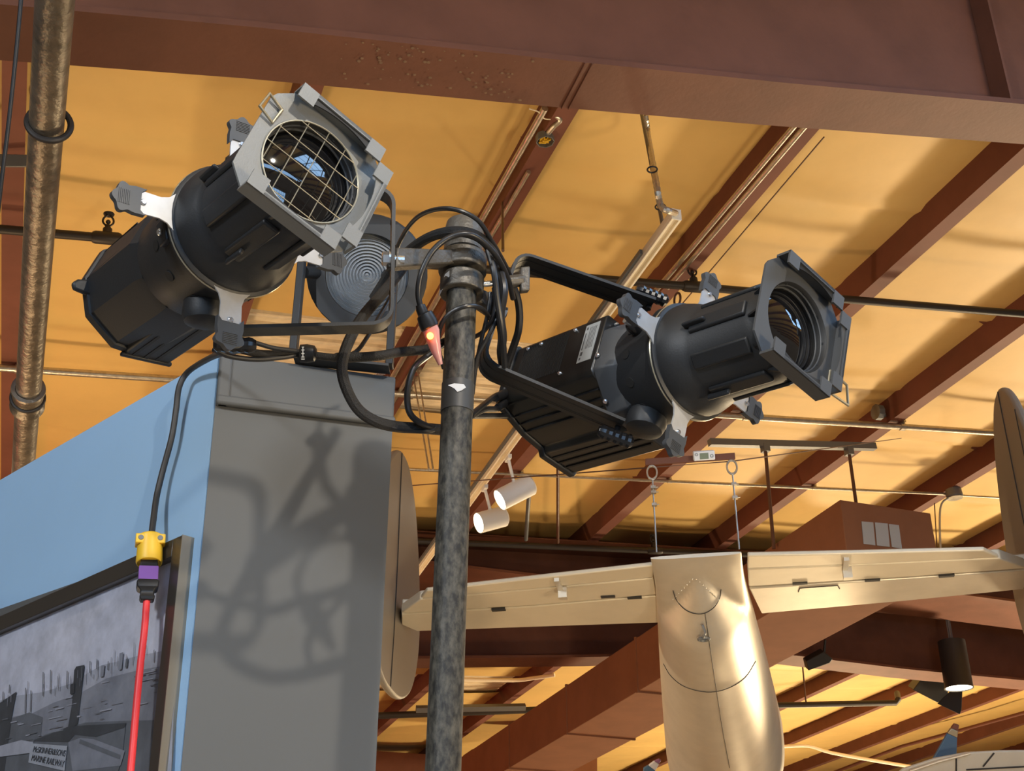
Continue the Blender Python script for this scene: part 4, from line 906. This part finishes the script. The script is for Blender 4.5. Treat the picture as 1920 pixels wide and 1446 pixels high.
k = MB(); lp = [(1497, 1110), (1500, 1103), (1570, 1098), (1574, 1104)]; k.tube([onz(x, y, hW - .001) for x, y in lp], .003, 6); k.build('inspection_plate_edge', 'seam', eA)
# fuselage: sections along the body
prof = [(-.03, .205, .012, .005), (.10, .207, .030, .05), (.30, .212, .045, .13), (.55, .226, .065, .20), (.9, .248, .10, .25), (1.4, .280, .16, .30), (2.0, .318, .24, .38), (2.8, .365, .34, .45), (3.6, .41, .42, .5)]
def lerp(t):
    for a, b in zip(prof, prof[1:]):
        if a[0] <= t <= b[0]: u = (t - a[0]) / (b[0] - a[0]); return [x + (y - x) * u for x, y in zip(a, b)]
    return prof[-1]
def depth(t, s_):                                 # belly: shallow pan plus a cone growing out of an apex
    _, w, bl, tp = lerp(t); x = min(1, abs(s_) / w); pan = bl * (1 - x ** 3) ** (1 / 3)
    rc = max(1e-4, min(w * .98, (t - .16) * .42)); xc = min(1, abs(s_) / rc); cone = (rc * .62) * (1 - xc) ** .9 * (1 + .9 * xc) if t > .16 else 0
    cone *= 1 / (1 + max(0, t - .9) * .35); return pan + cone
N = 60; n = 48; V = []; F = []; k = MB()
ts = [-.03 + 3.63 * (i / N) ** 1.4 for i in range(N + 1)]
for t in ts:
    _, w, bl, tp = lerp(t)
    for i in range(n):
        a = math.pi * i / n; sx = w * math.copysign(abs(math.cos(a)) ** .72, math.cos(a)); V.append(fA(t, -sx, -depth(t, sx)))
    for i in range(n): a = math.pi * i / n; V.append(fA(t, w * math.cos(a), tp * math.sin(a) ** .8 if i else 0))
for j in range(N): F += [(j * 2 * n + i, j * 2 * n + (i + 1) % (2 * n), (j + 1) * 2 * n + (i + 1) % (2 * n), (j + 1) * 2 * n + i) for i in range(2 * n)]
F += [tuple(range(2 * n))[::-1]]
k.add(V, F); fz_ = k.build('fuselage', 'alu', eA, ang=50)
def belly(t, s_, off=.003): return fA(t, s_, -depth(t, s_) - off)
def bpx(x, y):
    s_ = 0.
    for _ in range(12):
        lo, hi = -.03, 3.6
        for _ in range(40):
            m = (lo + hi) / 2
            if proj(belly(m, s_))[1] < y: lo = m
            else: hi = m
        a0 = proj(belly(lo, s_))[0]; a1 = proj(belly(lo, s_ + .01))[0]; s_ += (x - a0) / (a1 - a0) * .01; s_ = max(-.3, min(.3, s_))
    return belly(lo, s_)
def seam(name, pts, r=.0022): k = MB(); k.tube([bpx(*p) for p in smooth([(x, y, 0) for x, y in pts], 5) for p in [p[:2]]], r, 5); return sub(k.build(name, 'seam', eA), fz_)
seam('panel_seam', [(1262, 1108), (1268, 1125), (1284, 1143), (1303, 1151), (1322, 1150), (1340, 1138), (1350, 1120), (1352, 1106)])
seam('panel_seam', [(1244, 1245), (1258, 1268), (1284, 1288), (1325, 1298), (1362, 1292), (1396, 1272), (1417, 1240)])
seam('panel_seam', [(1322, 1150), (1332, 1220), (1344, 1300), (1355, 1370), (1368, 1440)], .0018)
k = MB()
for (x, y) in [(1262 + i * 5.2, 1124 - i * 5.4) for i in range(8)] + [(1306 + i * 6, 1086 + i * 5.6) for i in range(8)]:
    q = bpx(x, y); k.ball(q, .0035, 5)
sub(k.build('rivet_line', 'alu', eA), fz_)
k = MB()
q = bpx(1318, 1182); f = Fr(q, gA, sA, ZV); k.tube(smooth([f(-.05, 0, .012), f(-.03, .01, -.02), f(.0, .0, -.03), f(.02, 0, -.03)], 5), .007, 8); k.torus(Fr(f(.05, 0, -.03), gA, sA, ZV), .026, .007, 18, 8); sub(k.build('tow_ring', 'strut', eA), fz_)
out = [(-.06, -.30), (-.05, .0), (-.02, .34), (.12, .62), (.28, .78), (.42, .82), (.56, .78), (.72, .60), (.84, .30), (.90, .0), (.88, -.22), (.78, -.40), (.60, -.50), (.40, -.52), (.18, -.48)]
outs = smooth([(a, b, 0) for a, b in out] + [(out[0][0], out[0][1], 0)], 4)[:-1]
sl = (onz(757, 1150, hW) - A0) @ sA; tl = (onz(757, 1150, hW) - A0) @ gA; sr = (onz(1936, 1085, hW) - A0) @ sA; tr = (onz(1900, 1062, hW) - A0) @ gA
for s_, t0 in ((sl - .08, tl - .32), (sr + .0, tr - .32)):
    k = MB(); P = [fA(t0 + a, s_ - .02, b + .13) for a, b, _ in outs]; k.prism(P, sA * .04); tf_ = k.build('tail_fin', 'finshaded', eA, bevel=.014)
    sd = s_ + (.021 if s_ < 0 else -.021); k = MB(); k.tube([fA(t0 + .36, sd, .93), fA(t0 + .37, sd, .3), fA(t0 + .36, sd, -.1), fA(t0 + .34, sd, -.37)], .004, 5); k.tube([fA(t0 + .10, sd, .70), fA(t0 + .10, sd, .1), fA(t0 + .09, sd, -.28)], .003, 5); sub(k.build('hinge_line', 'seam', eA), tf_)
# hanging gear
def above(P, y):
    lo, hi = 0, 8.
    for _ in range(50):
        m = (lo + hi) / 2
        if proj(P + ZV * m)[1] > y: lo = m
        else: hi = m
    return P + ZV * lo
cl = onz(1231, 1036, hW + .09); cr = onz(1386, 1030, hW + .09); tl_ = above(cl, 872); tr_ = above(cr, 862)
e = thing('spreader_bar', (tl_ + tr_) / 2, 'short maroon spreader bar holding two wire ropes over the tail', 'lifting bar')
d = nrm(tr_ - tl_); f = Fr(tl_, d, np.cross(ZV, d), ZV); L = np.linalg.norm(tr_ - tl_); k = MB(); k.box(f, -.03, L + .02, -.006, .006, .0, .034); k.build('bar', 'primer', e, bevel=.002)
for P, Q in ((tl_, cl), (tr_, cr)):
    k = MB(); v = Q - P; k.torus(Fr(P - ZV * .04, d, ZV, np.cross(d, ZV)), .024, .0045, 20, 6, 1.5); k.tube([P - ZV * .08, Q], .004, 6); k.build('wire_rope', 'galv', e)
    k = MB()
    for z in ((.12, .145, .21) if P is tl_ else (.13, .20)):
        c = P + nrm(v) * z; k.box(Fr(c, d, np.cross(ZV, d), ZV), -.010, .014, -.010, .010, -.007, .007); k.cyl(c + d * .01, c + d * .026, .003, 6)
    k.build('rope_clips', 'galv', e)
q = f(L * .66, -.03, .018); e = thing('digital_scale', q, 'small white digital display box fixed on the spreader bar', 'scale'); g = Fr(q, d, ZV, -FV)
k = MB(); k.box(g, -.052, .052, -.026, .026, -.022, .012); k.build('case', 'white', e, bevel=.006)
k = MB(); k.box(g, -.022, .020, -.018, .014, .0122, .0135); k.build('screen', 'lcd', e)
k = MB(); k.torus(g.off(-.037, .008, .012), .006, .003, 12, 6); k.torus(g.off(.036, -.004, .012), .007, .003, 12, 6); k.build('buttons', 'label', e)
za = (tl_ - CAM) @ FV
pipe('guy_wire', [at(740, 913, za + 2.2), f(-.02, .012, -.008), f(L, .012, -.004), onroof(1690, 822, D0)], .0035, 'rod', 'thin slack guy wire running past the digital scale', 'wire', n=6)
e = thing('wire_rope_pair', onroof(785, 690, D0), 'pair of thin wire ropes hooked to a purlin beside the pole', 'wire')
k = MB(); k.cyl(onroof(783, 692, D0), at(812, 880, 8.6), .007, 6); k.cyl(onroof(776, 709, D0), at(804, 880, 8.6), .007, 6); k.build('wire_rope', 'galv', e)
k = MB()
for x, y in ((783, 692), (776, 709)): k.box(Fr(onroof(x, y, D0 - .01), RR, PV, NN), -.03, .03, -.02, .02, -.02, .01)
k.build('hooks', 'galv', e)
pipe('brown_rod', [onroof(1046, 872, D0 - .02), above(onpl(1046, 1018, PV, tA - .15), 1018)], .016, 'rod', 'slim brown drop rod between roof and rafter beyond the track lamps', 'rod')
pipe('grey_rod', [onroof(992, 925, D0 - .02), onpl(986, 1012, PV, tA - .15)], .022, 'strut', 'grey flat drop strap beside the white track lamps', 'rod')
pipe('drop_wire', [onroof(942, 380, D0), at(943, 470, 6.6)], .008, 'rod', 'thin rod hanging from the conduit pair above the yoke', 'wire')
pipe('taut_wire', [onpl(.756 * (2008 - 255) * 1.16, 255, NN, D0 + .02) if False else onroof(1545, 257, D0 + .1), onroof(1262, 590, D0 + .1)], .005, 'rod', 'taut thin wire along the roof lining near the gel frame', 'wire', n=6)

# ------------------------------------------------------------------ lamps in the far bay
Pf = onz(1777, 1163, shA[-3][1] - .0); zz = (Pf - CAM) @ FV
e = thing('pendant_downlight', Pf, 'black cylinder pendant downlight with glowing white face', 'lamp')
topc = above(Pf, 1201) if False else None
def below(P, y):
    lo, hi = 0, 8.
    for _ in range(50):
        m = (lo + hi) / 2
        if proj(P - ZV * m)[1] < y: lo = m
        else: hi = m
    return P - ZV * lo
t1 = below(Pf, 1203); t2 = below(Pf, 1291); r = 25.5 / FPX * ((t1 - CAM) @ FV)
k = MB(); 
for o in (-.3, .0, .3): k.cyl(Pf + HR * o * r * .5 + ZV * .03, t1 + HR * o * r * .5, .016 if o == 0 else .008, 8)
k.build('stem', 'strut', e)
L = t1[2] - t2[2]; f = Fr(t2, (1, 0, 0), (0, 1, 0), (0, 0, 1))
k = MB(); k.lathe(f, [(r * 1.03, 0), (r * 1.03, .012), (r, .02), (r * .98, L), (.01, L)], 36, cap=False); k.lathe(f, [(r * 1.03, 0), (r * .94, 0), (r * .94, .02)], 36, cap=False); k.build('can', 'black', e)
k = MB(); k.lathe(f, [(.001, .012), (r * .95, .012)], 36, cap=False); k.build('lamp_face', 'lampon', e)
l = bpy.data.lights.new('pendant_lamp', 'SPOT'); l.energy = 120; l.color = (1, .88, .7); l.spot_size = 1.5; o = bpy.data.objects.new('pendant_lamp', l); COL.objects.link(o); o.location = t2 - ZV * .05
zb_ = zz + 1.4
def wedge(label, pts, depth, Z, arm):
    e = thing('flood_light', at(*pts[0], Z), label, 'lamp'); k = MB(); k.prism([at(x, y, Z) for x, y in pts], FV * depth); k.build('body', 'black', e, bevel=.01)
    k = MB(); k.sweep([at(*p, Z + depth * .5) for p in arm], FV, .05, .02); k.build('bracket', 'black', e); return e
e = wedge('black flood light with open flap behind the pendant lamp', [(1736, 1262), (1778, 1264), (1778, 1312), (1758, 1318), (1712, 1294)], .25, zb_, [(1768, 1262), (1772, 1240)])
k = MB(); k.prism([at(1766, 1312, zb_ - .05), at(1806, 1274, zb_), at(1803, 1331, zb_ - .1), at(1800, 1340, zb_ - .12), at(1758, 1320, zb_ - .12)], FV * .02); k.build('barn_door_flap', 'black', e, bevel=.004)
wedge('small black flood light clipped on the farther rafter flange', [(1512, 1240), (1545, 1222), (1562, 1236), (1556, 1244), (1516, 1258)], .2, (ontt(1540, 1240, tB) - CAM) @ FV - .3, [(1545, 1226), (1547, 1200)])
# low pipework of the far bay
tf = tB + 3.0; zf = (ontt(1600, 1320, tf) - CAM) @ FV
e = thing('far_sprinkler_pipe', at(1450, 1324, zf), 'dark sprinkler pipe with elbow in the bay beside the tail cone', 'pipe')
k = MB(); k.tube([at(1440, 1323, zf), at(1680, 1318, zf), at(1684, 1312, zf), at(1682, 1300, zf + .3)], .045, 12); k.build('pipe', 'blkpipe', e)
k = MB(); k.cyl(at(1504, 1240, zf), at(1512, 1326, zf), .012, 6); k.cyl(at(1442, 1258, zf), at(1462, 1375, zf), .014, 6); k.build('drop_rods', 'rod', e)
pipe('far_conduit', smooth([at(1470, 1400, zf + 3), at(1515, 1399, zf + 3), at(1560, 1412, zf + 3), at(1660, 1430, zf + 3), at(1760, 1446, zf + 3)], 4), .03, 'trackw', 'pale conduit bending low beside the aluminium tail cone', 'conduit')
pipe('red_sprinkler_pipe', [onroof(1930, 1334, D0 - .06), onroof(1690, 1400, D0 - .06), onroof(1560, 1450, D0 - .06)], .035, mat('m2', (.5, .2, .17), .4) and 'primer2', 'red painted pipe running with a purlin above the propeller blade', 'pipe')
k2 = st(onroof(760, 1325))[1]
pipe('dark_cross_pipe', [onroof(660, 1344, D0 - .2), onroof(1040, 1330, D0 - .2)], .055, 'blkpipe', 'dark pipe crossing behind the pole below the tailplane', 'pipe')
pipe('grey_cross_strut', [onroof(780, 1330, D0 - .3), onroof(985, 1326, D0 - .3)], .06, 'strut', 'grey strut hung crosswise behind the pole', 'strut', n=4)
pipe('pale_cross_conduit', smooth([onroof(860, 1274, D0 - .06), onroof(960, 1276, D0 - .06), onroof(1000, 1272, D0 - .06), onroof(1040, 1266, D0 - .06)], 4), .03, 'trackw', 'pale conduit crossing just under the rafter beyond the pole', 'conduit')
# second aircraft and propeller tips
Zq = 9.2
e = thing('silver_cowling', at(1800, 1440, Zq), 'silver engine cowling of a second aircraft behind a propeller blade', 'aircraft')
k = MB(); ol = [(1640, 1480), (1690, 1437), (1752, 1417), (1812, 1406), (1870, 1403), (1990, 1402), (1990, 1560), (1640, 1560)]; k.prism([at(x, y, Zq) for x, y in ol], gA * 1.2 - ZV * .75); k.build('cowling', 'silverpaint', e, bevel=.03)
k = MB(); k.tube([at(x, y, Zq - .012) for x, y in ((1706, 1446), (1760, 1428), (1818, 1413))], .010, 8); k.build('trim_strip', 'alu', e)
k = MB(); k.tube([at(1793, 1421, Zq - .004), at(1793, 1470, Zq - .004)], .006, 5); k.tube([at(1864, 1412, Zq - .004), at(1843, 1438, Zq - .004)], .006, 5); k.tube([at(1812, 1444, Zq - .004), at(1920, 1438, Zq - .004)], .006, 5); k.build('panel_seams', 'seam', e)
def blade(label, polys, Z, mats):
    e = thing('propeller_blade', at(*polys[0][0], Z), label, 'propeller')
    for nm, P, m in zip(('blade', 'colour_band', 'blade_tip', 'blade_edge'), polys, mats): k = MB(); k.prism([at(x, y, Z) for x, y in P], FV * .03); k.build(nm, m, e, bevel=.005)
    return e
blade('dark propeller blade with red tip above the silver cowling', [[(1738, 1446), (1777, 1376), (1795, 1384), (1793, 1446)], [(1777, 1376), (1784, 1366), (1797, 1371), (1795, 1384)], [(1784, 1366), (1790, 1358), (1799, 1360), (1797, 1371)]], Zq + .25, ['bluepaint', 'wire', 'primer2'])
e = blade('propeller tip banded blue, white and purple beside the tail cone', [[(1205, 1470), (1207, 1441), (1216, 1436), (1229, 1446), (1228, 1470)], [(1216, 1436), (1227, 1428), (1236, 1433), (1229, 1446)], [(1227, 1428), (1236, 1424), (1240, 1426), (1236, 1433)]], 9.0, ['bluepaint', 'whitepaint', 'purppaint'])
c = at(1196, 1540, 9.06); k = MB(); k.lathe(fr_dir(c, -FV), [(.11, -.12), (.10, .0), (.06, .08), (.005, .11)], 20); k.prism([at(1208, 1466, 9), at(1228, 1466, 9), at(1208, 1530, 9), at(1186, 1530, 9)], FV * .03); k.build('propeller_hub', 'bluepaint', e)
k = MB(); k.cyl(np.array([c[0], c[1], 0]), c, .06, 14); k.build('stand', 'strut', e)

# ------------------------------------------------------------------ bits at the picture's edge
pipe('black_wire', smooth([at(42, -30, 3.2), at(34, 60, 3.2), at(24, 160, 3.2), at(14, 250, 3.2), at(4, 330, 3.2), at(-4, 400, 3.2)], 5), .0055, 'cable', 'thin black wire hanging in front of the beam beside the main pipe', 'wire')
zq = (onroof(40, 300, D0 - .1) - CAM) @ FV
e = thing('pipe_bracket', at(20, 300, zq), 'grey flat bar bracket reaching to the fat main pipe', 'bracket')
k = MB(); k.prism([at(-30, 288, zq), at(54, 290, zq), at(54, 312, zq), at(-30, 312, zq)], FV * .04); k.build('bar', 'strut', e, bevel=.004)
